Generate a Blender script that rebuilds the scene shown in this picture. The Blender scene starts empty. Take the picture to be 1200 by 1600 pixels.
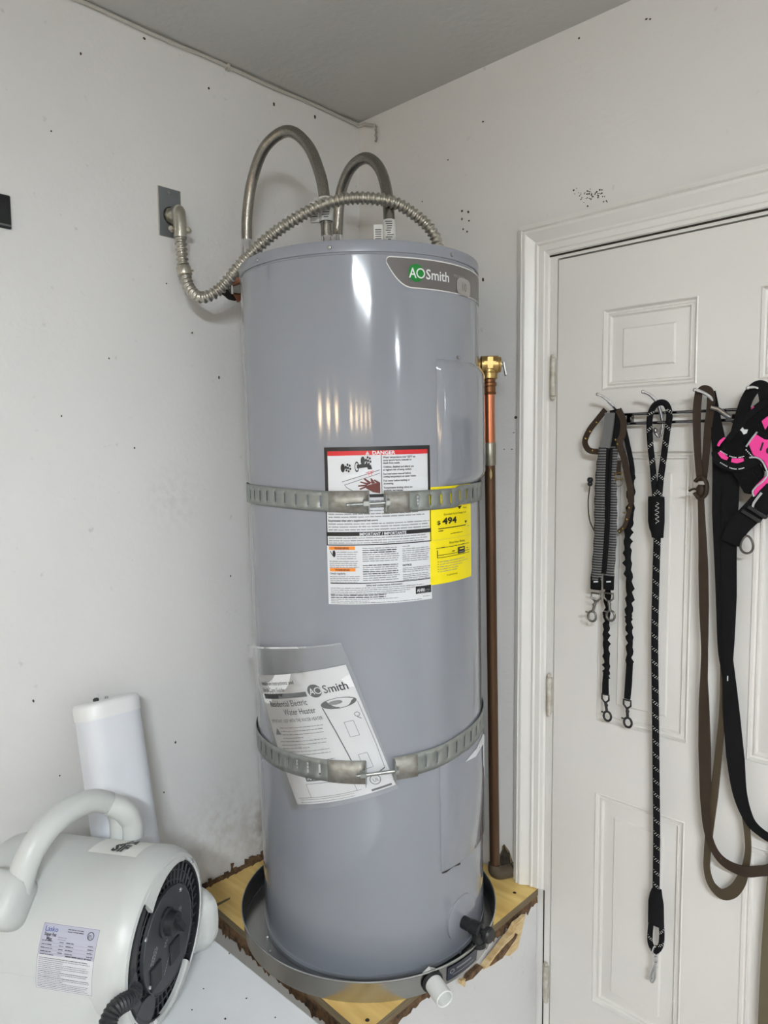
import bpy, math, random
from mathutils import Vector as V, Matrix
random.seed(7)
S = bpy.context.scene
R_, PI = math.radians, math.pi
# ------------------------------------------------------------------ camera
FPX = 1150.0
CAM = V((1.5626, -1.5312, 1.60))
def cam_axes(yaw, pitch, roll):
    y, p, r = R_(yaw), R_(pitch), R_(roll)
    fwd = V((math.sin(y) * math.cos(p), math.cos(y) * math.cos(p), -math.sin(p)))
    right = V((math.cos(y), -math.sin(y), 0))
    down = fwd.cross(right)
    return (right * math.cos(r) + down * math.sin(r), -right * math.sin(r) + down * math.cos(r), fwd)
CR, CD, CF = cam_axes(-43.84, 4.47, 0.35)
cd = bpy.data.cameras.new('camera'); cam = bpy.data.objects.new('camera', cd); S.collection.objects.link(cam)
cam.matrix_world = Matrix(((CR.x, -CD.x, -CF.x, CAM.x), (CR.y, -CD.y, -CF.y, CAM.y), (CR.z, -CD.z, -CF.z, CAM.z), (0, 0, 0, 1)))
cd.sensor_fit = 'HORIZONTAL'; cd.sensor_width = 36; cd.lens = 36 * FPX / 1200; cd.clip_start = 0.05
S.camera = cam
# ------------------------------------------------------------------ world, exposure
w = bpy.data.worlds.new('world'); S.world = w; w.use_nodes = True
w.node_tree.nodes['Background'].inputs[0].default_value = (0.55, 0.6, 0.7, 1)
w.node_tree.nodes['Background'].inputs[1].default_value = 0.3
S.view_settings.view_transform = 'Standard'; S.view_settings.look = 'None'
S.view_settings.gamma = 1; S.view_settings.use_curve_mapping = False
S.view_settings.exposure = 1.79
# ------------------------------------------------------------------ ceiling light fixtures (x, y, power, length along x)
CEIL = 2.545
LIGHTS = [((2.9, -2.68), 150, 0), ((7.0, -1.75), 85, 0)]      # bare twin-tube strip lights: (x, y), tube strength, turn
LCOL = (0.875, 0.945, 1.0)

# ================================================================== helpers
def ray(px, py):
    return CR * ((px - 600) / FPX) + CD * ((py - 800) / FPX) + CF
def P(px, py, axis, val):                      # point on a wall-parallel plane seen at a pixel of the photograph
    d = ray(px, py); i = 'xyz'.index(axis)
    return CAM + d * ((val - CAM[i]) / d[i])
def Y(px, py, y): return P(px, py, 'y', y)
def X(px, py, x): return P(px, py, 'x', x)

def lin(c):
    return tuple(((x / 255) / 12.92 if x / 255 <= 0.04045 else ((x / 255 + 0.055) / 1.055) ** 2.4) for x in c)
MATS = {}
def mat(name, col, rough=0.5, metal=0.0, bump=0.0, bscale=150, var=0.0, vscale=6, col2=None, spec=0.5, coat=0.0, bdist=0.002, aniso=None):
    if name in MATS: return MATS[name]
    m = bpy.data.materials.new(name); m.use_nodes = True; nt = m.node_tree; b = nt.nodes['Principled BSDF']
    c = lin(col)
    b.inputs['Base Color'].default_value = (*c, 1); b.inputs['Roughness'].default_value = rough; b.inputs['Metallic'].default_value = metal
    b.inputs['Specular IOR Level'].default_value = spec; b.inputs['Coat Weight'].default_value = coat; b.inputs['Coat Roughness'].default_value = 0.1
    tc = nt.nodes.new('ShaderNodeTexCoord'); src = tc.outputs['Object']
    if aniso:
        mp = nt.nodes.new('ShaderNodeMapping'); mp.inputs['Scale'].default_value = aniso; nt.links.new(src, mp.inputs[0]); src = mp.outputs[0]
    if var > 0 or col2:
        n = nt.nodes.new('ShaderNodeTexNoise'); n.inputs['Scale'].default_value = vscale; n.inputs['Detail'].default_value = 6; nt.links.new(src, n.inputs[0])
        rp = nt.nodes.new('ShaderNodeValToRGB'); rp.color_ramp.elements[0].position = 0.3; rp.color_ramp.elements[1].position = 0.7
        c2 = lin(col2) if col2 else tuple(x * (1 - var) for x in c)
        rp.color_ramp.elements[0].color = (*c2, 1); rp.color_ramp.elements[1].color = (*c, 1)
        nt.links.new(n.outputs[0], rp.inputs[0]); nt.links.new(rp.outputs[0], b.inputs['Base Color'])
    if bump > 0:
        n = nt.nodes.new('ShaderNodeTexNoise'); n.inputs['Scale'].default_value = bscale; n.inputs['Detail'].default_value = 4; nt.links.new(src, n.inputs[0])
        bp = nt.nodes.new('ShaderNodeBump'); bp.inputs['Strength'].default_value = bump; bp.inputs['Distance'].default_value = bdist
        nt.links.new(n.outputs[0], bp.inputs['Height']); nt.links.new(bp.outputs[0], b.inputs['Normal'])
    MATS[name] = m; return m
def nodes(m): return m.node_tree, m.node_tree.nodes['Principled BSDF']

WL = {}
class MB:
    def __init__(s): s.v = []; s.f = []; s.m = []; s.k = 0
    def add(s, vs, fs):
        o = len(s.v); s.v += [V(p) for p in vs]; s.f += [tuple(i + o for i in f) for f in fs]; s.m += [s.k] * len(fs); return s
    def box(s, lo, hi):
        (a, b, c), (d, e, f) = lo, hi
        return s.add([(a, b, c), (d, b, c), (d, e, c), (a, e, c), (a, b, f), (d, b, f), (d, e, f), (a, e, f)],
                     [(0, 3, 2, 1), (4, 5, 6, 7), (0, 1, 5, 4), (1, 2, 6, 5), (2, 3, 7, 6), (3, 0, 4, 7)])
    def obox(s, c, a, b, d):
        c, a, b, d = V(c), V(a), V(b), V(d)
        vs = [c + a * i + b * j + d * k for k in (-1, 1) for i, j in ((-1, -1), (1, -1), (1, 1), (-1, 1))]
        return s.add(vs, [(0, 3, 2, 1), (4, 5, 6, 7), (0, 1, 5, 4), (1, 2, 6, 5), (2, 3, 7, 6), (3, 0, 4, 7)])
    def prism(s, poly, vec):
        n = len(poly); vec = V(vec); p = [V(q) for q in poly]
        return s.add(p + [q + vec for q in p], [tuple(range(n))[::-1], tuple(range(n, 2 * n))] + [(i, (i + 1) % n, n + (i + 1) % n, n + i) for i in range(n)])
    def face(s, poly): return s.add(poly, [tuple(range(len(poly)))])
    def loft(s, rings, caps=True, closed=True, loop=False):
        o = []; n = len(rings[0]); vs = [p for r in rings for p in r]; fs = []
        R = len(rings)
        for i in range(R if loop else R - 1):
            for j in range(n if closed else n - 1):
                a, b = i * n, ((i + 1) % R) * n; fs.append((a + j, a + (j + 1) % n, b + (j + 1) % n, b + j))
        if caps and not loop and closed: fs += [tuple(range(n))[::-1], tuple(range((R - 1) * n, R * n))]
        return s.add(vs, fs)
    def grid(s, rows): return s.loft(rows, caps=False, closed=False)
    def tube(s, path, r, n=10, caps=True, loop=False, flat=1.0, up=None):
        p = [V(q) for q in path]; N = len(p)
        rr = r if isinstance(r, (list, tuple)) else [r] * N
        tg = [((p[(i + 1) % N] - p[i - 1]) if loop else (p[min(i + 1, N - 1)] - p[max(i - 1, 0)])).normalized() for i in range(N)]
        if up is None: up = V((0, 0, 1)) if abs(tg[0].z) < 0.9 else V((1, 0, 0))
        a = (V(up) - tg[0] * V(up).dot(tg[0])).normalized(); rings = []
        for i in range(N):
            a = (a - tg[i] * a.dot(tg[i])).normalized(); b = tg[i].cross(a)
            rings.append([p[i] + (a * math.cos(2 * PI * k / n) * flat + b * math.sin(2 * PI * k / n)) * rr[i] for k in range(n)])
        return s.loft(rings, caps=caps, loop=loop)
    def cyl(s, a, b, r, n=16, r2=None): return s.tube([a, b], [r, r if r2 is None else r2], n)
    def lathe(s, prof, o, ax, n=24, caps=True):
        o, ax = V(o), V(ax).normalized()
        t = V((0, 0, 1)) if abs(ax.z) < 0.9 else V((1, 0, 0))
        a = (t - ax * t.dot(ax)).normalized(); b = ax.cross(a)
        return s.loft([[o + ax * h + (a * math.cos(2 * PI * k / n) + b * math.sin(2 * PI * k / n)) * r for k in range(n)] for r, h in prof], caps=caps)
    def ribbon(s, path, wdir, width, th=0.002, nrm=None):
        p = [V(q) for q in path]; N = len(p); rings = []
        for i in range(N):
            t = (p[min(i + 1, N - 1)] - p[max(i - 1, 0)]).normalized()
            wd = V(wdir[i] if isinstance(wdir, list) else wdir); wd = (wd - t * wd.dot(t)).normalized()
            nn = t.cross(wd); hw = (width[i] if isinstance(width, list) else width) / 2
            rings.append([p[i] + wd * hw + nn * th / 2, p[i] - wd * hw + nn * th / 2, p[i] - wd * hw - nn * th / 2, p[i] + wd * hw - nn * th / 2])
        return s.loft(rings)
    def ball(s, c, r, n=12, sc=(1, 1, 1)):
        c = V(c); rings = []
        for i in range(1, n // 2):
            th = PI * i / (n // 2)
            rings.append([c + V((math.sin(th) * math.cos(2 * PI * k / n) * r * sc[0], math.sin(th) * math.sin(2 * PI * k / n) * r * sc[1], -math.cos(th) * r * sc[2])) for k in range(n)])
        return s.loft(rings)
    def build(s, name, mats, parent=None, smooth=35, bevel=0, kind=None, label=None, sub=0, solid=0, weld=0):
        if not isinstance(mats, (list, tuple)): mats = [mats]
        mn = V((min(p.x for p in s.v), min(p.y for p in s.v), min(p.z for p in s.v))); mx = V((max(p.x for p in s.v), max(p.y for p in s.v), max(p.z for p in s.v)))
        o0 = WL[parent.name] if parent else V(((mn.x + mx.x) / 2, (mn.y + mx.y) / 2, mn.z))
        me = bpy.data.meshes.new(name); me.from_pydata([p - o0 for p in s.v], [], s.f)
        for m in mats: me.materials.append(m)
        if len(mats) > 1: me.polygons.foreach_set('material_index', s.m)
        me.validate()
        if weld:
            import bmesh
            bm = bmesh.new(); bm.from_mesh(me); bmesh.ops.remove_doubles(bm, verts=bm.verts, dist=weld); bm.to_mesh(me); bm.free()
        if smooth:
            me.polygons.foreach_set('use_smooth', [True] * len(me.polygons)); me.set_sharp_from_angle(angle=R_(smooth))
        o = bpy.data.objects.new(name, me); S.collection.objects.link(o)
        if parent: o.parent = parent
        else: o.location = o0
        WL[o.name] = o0
        if solid:
            md = o.modifiers.new('thick', 'SOLIDIFY'); md.thickness = solid; md.offset = 1
        if bevel:
            md = o.modifiers.new('bevel', 'BEVEL'); md.width = bevel; md.segments = 2; md.limit_method = 'ANGLE'; md.angle_limit = R_(40)
        if sub:
            md = o.modifiers.new('sub', 'SUBSURF'); md.levels = sub; md.render_levels = sub
        if kind: o['kind'] = kind
        if label: o['label'] = label
        return o
def thing(name, label, cat, loc, group=None):
    o = bpy.data.objects.new(name, None); S.collection.objects.link(o); o.empty_display_size = 0.05
    o.location = loc; WL[o.name] = V(loc); o['label'] = label; o['category'] = cat
    if group: o['group'] = group
    return o
def tag(o, label, cat, group=None):
    o['label'] = label; o['category'] = cat
    if group: o['group'] = group
    return o
def spl(pts, n=8):
    p = [V(q) for q in pts]; out = []
    for i in range(len(p) - 1):
        a, b, c, d = p[max(i - 1, 0)], p[i], p[i + 1], p[min(i + 2, len(p) - 1)]
        for k in range(n):
            t = k / n
            out.append(0.5 * ((2 * b) + (c - a) * t + (2 * a - 5 * b + 4 * c - d) * t * t + (3 * b - a - 3 * c + d) * t ** 3))
    out.append(p[-1]); return out
def lerps(vals, n=8):
    out = []
    for i in range(len(vals) - 1): out += [vals[i] + (vals[i + 1] - vals[i]) * k / n for k in range(n)]
    return out + [vals[-1]]
TXT = {}
def text2d(s, size, bold=0.0, xs=1.0, align='LEFT', shear=0.0):
    key = (s, bold, align, shear)
    if key not in TXT:
        cu = bpy.data.curves.new('t', 'FONT'); cu.body = s; cu.size = 1; cu.resolution_u = 2; cu.offset = bold; cu.align_x = align; cu.shear = shear
        o = bpy.data.objects.new('t', cu); me = bpy.data.meshes.new_from_object(o)
        TXT[key] = ([(v.co.x, v.co.y) for v in me.vertices], [tuple(p.vertices) for p in me.polygons])
        bpy.data.objects.remove(o); bpy.data.curves.remove(cu); bpy.data.meshes.remove(me)
    vs, fs = TXT[key]
    return [(x * size * xs, y * size) for x, y in vs], fs
class Sheet:                                    # flat print laid on a surface: f(u, v, lift) gives the 3D point
    def __init__(s, f, base=0.0006, step=0.00025): s.f = f; s.c = {}; s.base = base; s.step = step
    part = None                                 # names the piece that the next prints belong to
    def mb(s, col): return s.c.setdefault((col, s.part), MB())
    def rect(s, u0, v0, u1, v1, col, layer=1, seg=None):
        n = seg or max(1, int(abs(u1 - u0) / 6)); L = s.base + s.step * layer; m = max(1, int(abs(v1 - v0) / 8))
        s.mb(col).grid([[s.f(u0 + (u1 - u0) * i / n, v0 + (v1 - v0) * j / m, L) for i in range(n + 1)] for j in range(m + 1)])
    def poly(s, pts, col, layer=2): s.mb(col).face([s.f(u, v, s.base + s.step * layer) for u, v in pts])
    def line(s, a, b, wd, col, layer=2):
        dx, dy = b[0] - a[0], b[1] - a[1]; L = math.hypot(dx, dy); nx, ny = -dy / L * wd / 2, dx / L * wd / 2
        n = max(1, int(L / 5)); g = s.base + s.step * layer; at = lambda i, k: s.f(a[0] + dx * i / n + nx * k, a[1] + dy * i / n + ny * k, g)
        s.mb(col).grid([[at(i, -1) for i in range(n + 1)], [at(i, 1) for i in range(n + 1)]])
    def disc(s, u, v, r, col, layer=2, r2=None, n=24): s.poly([(u + r * math.cos(2 * PI * k / n), v + (r2 or r) * math.sin(2 * PI * k / n)) for k in range(n)], col, layer)
    def ring(s, u, v, r, wd, col, layer=2, n=20, r2=None):
        q = (r2 or r) / r
        for k in range(n):
            a, b = 2 * PI * k / n, 2 * PI * (k + 1) / n
            s.poly([(u + rr * math.cos(t), v + rr * q * math.sin(t)) for rr, t in ((r, a), (r, b), (r - wd, b), (r - wd, a))], col, layer)
    def text(s, u, v, size, t, col, layer=3, bold=0.02, xs=1.0, align='LEFT', rot=0):   # v is the baseline, v runs down
        vs, fs = text2d(t, size, bold, xs, align); c, sn = math.cos(rot), math.sin(rot)
        s.mb(col).add([s.f(u + x * c + y * sn, v - y * c + x * sn, s.base + s.step * layer) for x, y in vs], fs)
    def greek(s, u0, u1, v, h, col, layer=2, ragged=0.1):                               # a line of print too small to read
        u = u0; end = u1 - random.random() * ragged * (u1 - u0)
        while u < end - 0.6:
            wl = min(random.uniform(1.6, 6) * h * 0.9, end - u); s.rect(u, v - h * random.uniform(0.5, 0.72), u + wl, v, col, layer, seg=1); u += wl + h * 0.45
    def build(s, parent, names):
        for (col, part), mb in s.c.items(): mb.build(part or names.get(col, 'print'), col, parent, smooth=0)

# ------------------------------------------------------------------ materials
def wall_material(name, col, stains):
    m = mat(name, col, rough=0.75, bump=0.22, bscale=90, bdist=0.003, spec=0.3); nt, b = nodes(m)
    tc = nt.nodes.new('ShaderNodeTexCoord')
    def noise(sc, lo, hi, det=5):
        n = nt.nodes.new('ShaderNodeTexNoise'); n.inputs['Scale'].default_value = sc; n.inputs['Detail'].default_value = det; nt.links.new(tc.outputs['Object'], n.inputs[0])
        r = nt.nodes.new('ShaderNodeMapRange'); r.inputs[1].default_value = lo; r.inputs[2].default_value = hi; nt.links.new(n.outputs[0], r.inputs[0]); return r.outputs[0]
    def mix(fac, a, bcol):
        x = nt.nodes.new('ShaderNodeMix'); x.data_type = 'RGBA'; nt.links.new(fac, x.inputs[0])
        if a is None: x.inputs[6].default_value = (*lin(col), 1)
        else: nt.links.new(a, x.inputs[6])
        x.inputs[7].default_value = (*lin(bcol), 1); return x.outputs[2]
    def mul(a, k):
        q = nt.nodes.new('ShaderNodeMath'); q.operation = 'MULTIPLY'; nt.links.new(a, q.inputs[0])
        if isinstance(k, float): q.inputs[1].default_value = k
        else: nt.links.new(k, q.inputs[1])
        return q.outputs[0]
    c = mix(mul(noise(1.6, 0.45, 0.75), 0.35), None, tuple(x * 0.93 for x in col))
    c = mix(mul(noise(38, 0.70, 0.80, 2), 0.25), c, (120, 116, 110))
    for pt, rad, sc, scol, k in stains:
        d = nt.nodes.new('ShaderNodeVectorMath'); d.operation = 'DISTANCE'; nt.links.new(tc.outputs['Object'], d.inputs[0]); d.inputs[1].default_value = pt
        r = nt.nodes.new('ShaderNodeMapRange'); r.inputs[1].default_value = rad; r.inputs[2].default_value = 0.0; nt.links.new(d.outputs['Value'], r.inputs[0])
        c = mix(mul(mul(r.outputs[0], noise(sc, 0.42, 0.62)), k), c, scol)
    nt.links.new(c, b.inputs['Base Color']); return m
# ================================================================== the setting
def struct(o): o['kind'] = 'structure'; return o
XF, YF = 8.6, -6.0
WCOL = (226, 225, 223)
def walls():
    wl = MB().box((-0.1, YF - 0.1, -0.1), (0, 0.1, CEIL + 0.1)); o0 = V((-0.05, (YF) / 2, -0.1))
    st = [(V((0, -0.37, 0.60)) - o0, 0.12, 30, (140, 126, 98), 0.6), (V((0, -0.30, 0.55)) - o0, 0.16, 18, (96, 84, 64), 0.7), (V((0.0, -0.5, 0.64)) - o0, 0.16, 40, (185, 176, 160), 0.4), (V((0, -0.62, 1.5)) - o0, 0.10, 60, (170, 162, 150), 0.2)]
    left = struct(wl.build('wall_left', wall_material('wall_left_paint', WCOL, st), smooth=0))
    wr = MB().box((0, 0, -0.1), (0.637, 0.1, CEIL + 0.1)); wr.box((0.637, 0, 2.06), (1.432, 0.1, CEIL + 0.1)); wr.box((1.432, 0, -0.1), (XF + 0.1, 0.1, CEIL + 0.1))
    right = struct(wr.build('wall_right', wall_material('wall_right_paint', (222, 220, 217), []), smooth=0))
    ce = mat('ceiling_paint', (200, 199, 195), rough=0.85, bump=0.35, bscale=60, bdist=0.004, var=0.05, vscale=3, spec=0.2)
    struct(MB().box((-0.1, YF - 0.1, CEIL), (XF + 0.1, 0.1, CEIL + 0.1)).build('ceiling', ce, smooth=0))
    fl = mat('concrete', (186, 184, 181), rough=0.7, bump=0.2, bscale=40, var=0.25, vscale=2)
    struct(MB().box((-0.1, YF - 0.1, -0.1), (XF + 0.1, 0.1, 0)).build('floor', fl, smooth=0))
    wp = mat('far_wall_paint', (214, 212, 208), rough=0.8, bump=0.2, bscale=80)
    struct(MB().box((XF, YF, 0), (XF + 0.1, 0, CEIL)).build('wall_far', wp, smooth=0))
    f = MB(); f.box((0, YF - 0.1, 0), (0.45, YF, CEIL)); f.box((8.15, YF - 0.1, 0), (XF, YF, CEIL)); f.box((0.45, YF - 0.1, 2.2), (8.15, YF, CEIL))
    struct(f.build('wall_front', wp, smooth=0))
    return left, right
WLEFT, WRIGHT = walls()
M_DOOR = mat('door_paint', (224, 221, 216), rough=0.42, bump=0.03, bscale=30, var=0.04, vscale=4)
M_TRIM = mat('trim_paint', (226, 224, 219), rough=0.35, var=0.03, vscale=8)
M_DARK = mat('dark_gap', (40, 34, 28), rough=0.95)
def garage_door():
    gm = mat('garage_door_paint', (205, 200, 190), rough=0.5); em = bpy.data.materials.new('dusk_glass'); em.use_nodes = True
    b = em.node_tree.nodes['Principled BSDF']; b.inputs['Base Color'].default_value = (0.8, 0.6, 0.4, 1); b.inputs['Emission Color'].default_value = (1.0, 0.72, 0.42, 1); b.inputs['Emission Strength'].default_value = 11.0
    root = MB().box((0.45, YF - 0.06, 0), (8.15, YF - 0.03, 0.02)).build('door_2', gm, smooth=0); struct(root); root['label'] = 'pale sectional garage door with a row of small windows'
    for k in range(4): MB().box((0.45, YF - 0.07, 0.02 + k * 0.545), (8.15, YF - 0.02, 0.555 + k * 0.545)).build('panel', gm, root, bevel=0.004)
    for i, x in enumerate((1.0, 1.8, 2.63, 4.33, 5.09, 5.84, 6.62, 7.5)):
        w = MB().box((x - 0.13, YF - 0.02, 1.63), (x + 0.13, YF - 0.008, 1.81)); f = MB()
        for lo, hi in (((x - 0.19, 1.60), (x + 0.19, 1.63)), ((x - 0.19, 1.81), (x + 0.19, 1.84)), ((x - 0.19, 1.63), (x - 0.13, 1.81)), ((x + 0.13, 1.63), (x + 0.19, 1.81))):
            f.box((lo[0], YF - 0.02, lo[1]), (hi[0], YF, hi[1]))
        fr = f.build('window_%d' % (i + 1), gm, smooth=0); struct(fr); w.build('pane', em, fr, smooth=0)
garage_door()
def door():
    x0, x1, z0, z1 = 0.655, 1.416, 0.012, 2.043
    px = [(0.767, 0.975), (1.092, 1.302)]; pz = [(0.300, 0.815), (0.986, 1.605), (1.739, 1.916)]
    m = MB(); xs = [x0, px[0][0], px[0][1], px[1][0], px[1][1], x1]; zs = [z0] + [z for a in pz for z in a] + [z1]
    for i in range(5):
        for j in range(7):
            if i in (1, 3) and j in (1, 3, 5): continue
            m.add([(xs[i], 0, zs[j]), (xs[i + 1], 0, zs[j]), (xs[i + 1], 0, zs[j + 1]), (xs[i], 0, zs[j + 1])], [(0, 1, 2, 3)])
    m.add([(x0, 0, z0), (x0, 0, z1), (x1, 0, z1), (x1, 0, z0), (x0, 0.034, z0), (x0, 0.034, z1), (x1, 0.034, z1), (x1, 0.034, z0)], [(0, 4, 5, 1), (1, 5, 6, 2), (2, 6, 7, 3), (3, 7, 4, 0), (4, 7, 6, 5)])
    d = struct(m.build('door_1', M_DOOR, smooth=0)); d['label'] = 'white six-panel door to the right of the water heater'
    for a, b in px:
        for c, e in pz:
            q = MB(); rings = []
            for off, dep in ((0, 0), (0.0025, -0.0015), (0.006, 0.007), (0.010, 0.0085), (0.0125, 0.004), (0.016, 0.0035), (0.019, 0.010), (0.046, 0.004), (0.049, 0.0005)):
                rings.append([(a + off, dep, c + off), (b - off, dep, c + off), (b - off, dep, e - off), (a + off, dep, e - off)])
            q.loft(rings, caps=False).face(rings[-1]); q.build('panel', M_DOOR, d, smooth=25)
    # hinges
    for zc in (1.777, 1.020, 0.288):
        h = MB().cyl((0.6465, -0.007, zc - 0.043), (0.6465, -0.007, zc + 0.043), 0.0062, 12); h.ball((0.6465, -0.007, zc + 0.048), 0.0062, 8); h.ball((0.6465, -0.007, zc - 0.048), 0.0062, 8)
        for dz in (-0.022, 0.0, 0.022): h.lathe([(0.0066, -0.0008), (0.0066, 0.0008)], (0.6465, -0.007, zc + dz), (0, 0, 1), 12)
        h.box((0.636, -0.003, zc - 0.043), (0.652, -0.0005, zc + 0.043)).build('hinge', mat('painted_hinge', (203, 199, 190), rough=0.4, var=0.15, vscale=60, col2=(160, 150, 132)), d)
    # jamb and casing
    j = MB().box((0.637, 0.0, 0), (0.652, 0.1, 2.06)); j.box((1.419, 0.0, 0), (1.432, 0.1, 2.06)); j.box((0.652, 0.0, 2.047), (1.419, 0.1, 2.06)); j.box((0.652, 0.036, 0), (0.666, 0.05, 2.047)); j.box((0.652, 0.036, 2.03), (1.419, 0.05, 2.047))
    struct(j.build('trim_1', M_TRIM, smooth=0))
    prof = [(0, 0), (0, 0.015), (0.009, 0.0165), (0.0105, 0.0235), (0.013, 0.0245), (0.016, 0.0195), (0.018, 0.0195), (0.020, 0.0245), (0.024, 0.0240), (0.032, 0.0190), (0.042, 0.0105), (0.0445, 0.0095), (0.046, 0.0135), (0.050, 0.0135), (0.053, 0.0100), (0.066, 0.0090), (0.068, 0.0065), (0.075, 0.0045), (0.078, 0.0)]
    zt = 2.135; xl, xr = 0.555, 1.515; rings = []
    for (a, b) in ((0, 0), (1, 0), (2, 0), (3, 0)):
        rr = []
        for o, h in prof:
            if a == 0: rr.append((xl + o, -h, 0.522))
            if a == 1: rr.append((xl + o, -h, zt - o))
            if a == 2: rr.append((xr - o, -h, zt - o))
            if a == 3: rr.append((xr - o, -h, 0.0))
        rings.append(rr)
    for i in range(3): struct(MB().loft(rings[i:i + 2]).build('trim_%d' % (i + 2), M_TRIM, smooth=20))
    MB().box((0.632, -0.002, 2.0535), (1.438, 0.001, 2.057)).build('head_gap', M_DARK, WRIGHT, smooth=0)
    MB().box((0.5533, -0.004, 0.53), (0.5548, 0.0, 2.12)).build('gap_shadow', M_DARK, WRIGHT, smooth=0)  # dark strip painted in for the shadow line beside the casing
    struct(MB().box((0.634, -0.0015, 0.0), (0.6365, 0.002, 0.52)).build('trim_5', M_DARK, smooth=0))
door()
def ceiling_cord():
    M_CORD = mat('painted_cord', (190, 186, 178), rough=0.5)
    z = CEIL - 0.006; pts = [V((0.006, -2.6 + 0.1 * k, z - 0.0015 * (k % 3) - (0.003 if k in (11, 17) else 0))) for k in range(26)]
    pts += [V((0.006, -0.012, z - 0.004)), V((0.012, -0.006, z - 0.007)), V((0.03, -0.006, z - 0.006)), Y(572, 194, -0.006), Y(586, 196, -0.006)]
    t = thing('ceiling_cable', 'thin white cable tacked along the joint of left wall and ceiling', 'cable', (0.006, -1.3, z))
    MB().tube(spl(pts, 3), 0.0042, 8).build('cable_run', M_CORD, t)
    e = MB(); p = [Y(587.5, 196 + 2.2 * k, -0.007) + V((0.0015 * math.sin(k * 1.6), 0, 0)) for k in range(13)]
    e.tube(p, [0.0025 + 0.0012 * (k % 2) for k in range(12)] + [0.001], 7).build('frayed_end', mat('frayed_cord', (176, 172, 162), rough=0.7, var=0.5, vscale=200), t, label='twisted frayed end hanging down at the corner')
    for k in range(4): MB().box((0.0, -2.1 + 0.55 * k, z - 0.009), (0.011, -2.092 + 0.55 * k, z + 0.006)).build('cable_clip', M_CORD, t)
ceiling_cord()
def fixtures():
    wm = mat('fixture_enamel', (230, 230, 226), rough=0.4)
    names = ['nearer', 'farther']
    for i, ((x, y), p, r) in enumerate(LIGHTS):
        t = thing('ceiling_light', 'white ceiling strip light, the %s of the two behind the viewer' % names[i], 'light', (x, y, CEIL - 0.08))
        c = math.cos(r), math.sin(r)
        MB().obox((x, y, CEIL - 0.02), (0.61 * c[0], 0.61 * c[1], 0), (-0.05 * c[1], 0.05 * c[0], 0), (0, 0, 0.02)).build('housing', wm, t, bevel=0.004)
        for s in (-1, 1): MB().obox(V((x, y, CEIL - 0.060)) + V((c[0], c[1], 0)) * 0.60 * s, (0.01 * c[0], 0.01 * c[1], 0), (-0.05 * c[1], 0.05 * c[0], 0), (0, 0, 0.020)).build('lamp_holder', wm, t)
        for s in (-1, 1): MB().obox(V((x, y, CEIL - 0.051)) + V((-c[1], c[0], 0)) * 0.054 * s, (0.60 * c[0], 0.60 * c[1], 0), (-0.0015 * c[1], 0.0015 * c[0], 0), (0, 0, 0.0135)).build('added_flange', wm, t)  # flanges added beside the tubes to cut their upward and sideways light
        em = bpy.data.materials.new('tube_glow'); em.use_nodes = True; b = em.node_tree.nodes['Principled BSDF']; b.inputs['Emission Color'].default_value = (*LCOL, 1); b.inputs['Emission Strength'].default_value = p
        for s in (-1, 1):
            q = V((x, y, CEIL - 0.064)) + V((-c[1], c[0], 0)) * 0.030 * s; MB().cyl(q - V((c[0], c[1], 0)) * 0.58, q + V((c[0], c[1], 0)) * 0.58, 0.013, 10).build('lamp_tube', em, t)
fixtures()
# wall marks and debris
M_SPECK = mat('dark_speck', (70, 62, 52), rough=0.9); M_TORN = mat('torn_paper', (122, 92, 62), rough=0.95, var=0.6, vscale=70, col2=(52, 38, 28))
def blob(c, a, b, r, n=9, j=0.45, th=0.001, nrm=None):
    pts = []
    for k in range(n):
        q = r * (1 - j + 2 * j * random.random() * 0.5 + j * 0.5); t = 2 * PI * k / n; pts.append(V(c) + V(a) * q * math.cos(t) + V(b) * q * math.sin(t))
    return MB().prism(pts, V(nrm) * th)
def marks():
    ax, az = V((0, 1, 0)), V((0, 0, 1)); m = MB()
    for px, py, r, s in ((342, 590, .004, 1.6), (52, 1095, .0035, 1.4), (274, 1160, .004, 1.2), (256, 1238, .003, 1), (126, 84, .004, 1), (326, 138, .004, 1), (428, 163, .005, 1.4), (492, 183, .005, 1.5), (300, 520, .003, 1), (96, 650, .003, 1), (170, 560, .0025, 1), (80, 205, .003, 1), (210, 700, .003, 1), (93, 1212, .0025, 1), (360, 900, .003, 1.5), (225, 60, .006, .6), (260, 443, .003, 1)):
        p = X(px, py, 0.0); b = blob(p, ax * 0.8, az * s, r * .68, nrm=(1, 0, 0), th=0.0012); m.add(b.v, b.f)
    m.build('scuff_marks', M_SPECK, WLEFT, smooth=0, kind='stuff')
    m = MB(); ax = V((1, 0, 0))
    for px, py, r, s in ((806, 652, .006, .8), (755, 437, .004, 1.8), (722, 330, .004, 1), (732, 331, .004, 1), (722, 342, .003, 1.5), (733, 345, .003, 1), (730, 362, .003, 1), (724, 358, .003, 1), (755, 190, .004, .7), (1010, 30, .004, .6), (1016, 30, .003, .7), (788, 702, .004, .4), (800, 702, .005, .3), (803, 676, .004, .3), (660, 315, .002, 1), (700, 250, .0025, 1), (835, 355, .004, 1.5), (905, 60, .003, 1)):
        p = Y(px, py, 0.0); b = blob(p, ax, az * s, r * .7, nrm=(0, -1, 0), th=0.0012); m.add(b.v, b.f)
    for k in range(46):
        p = Y(random.gauss(922, 17), random.gauss(307, 6), 0.0); b = blob(p, ax, az, random.uniform(.0008, .0022), n=6, nrm=(0, -1, 0), th=0.0008); m.add(b.v, b.f)
    m.build('scuff_marks', M_SPECK, WRIGHT, smooth=0, kind='stuff')
marks()

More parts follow.
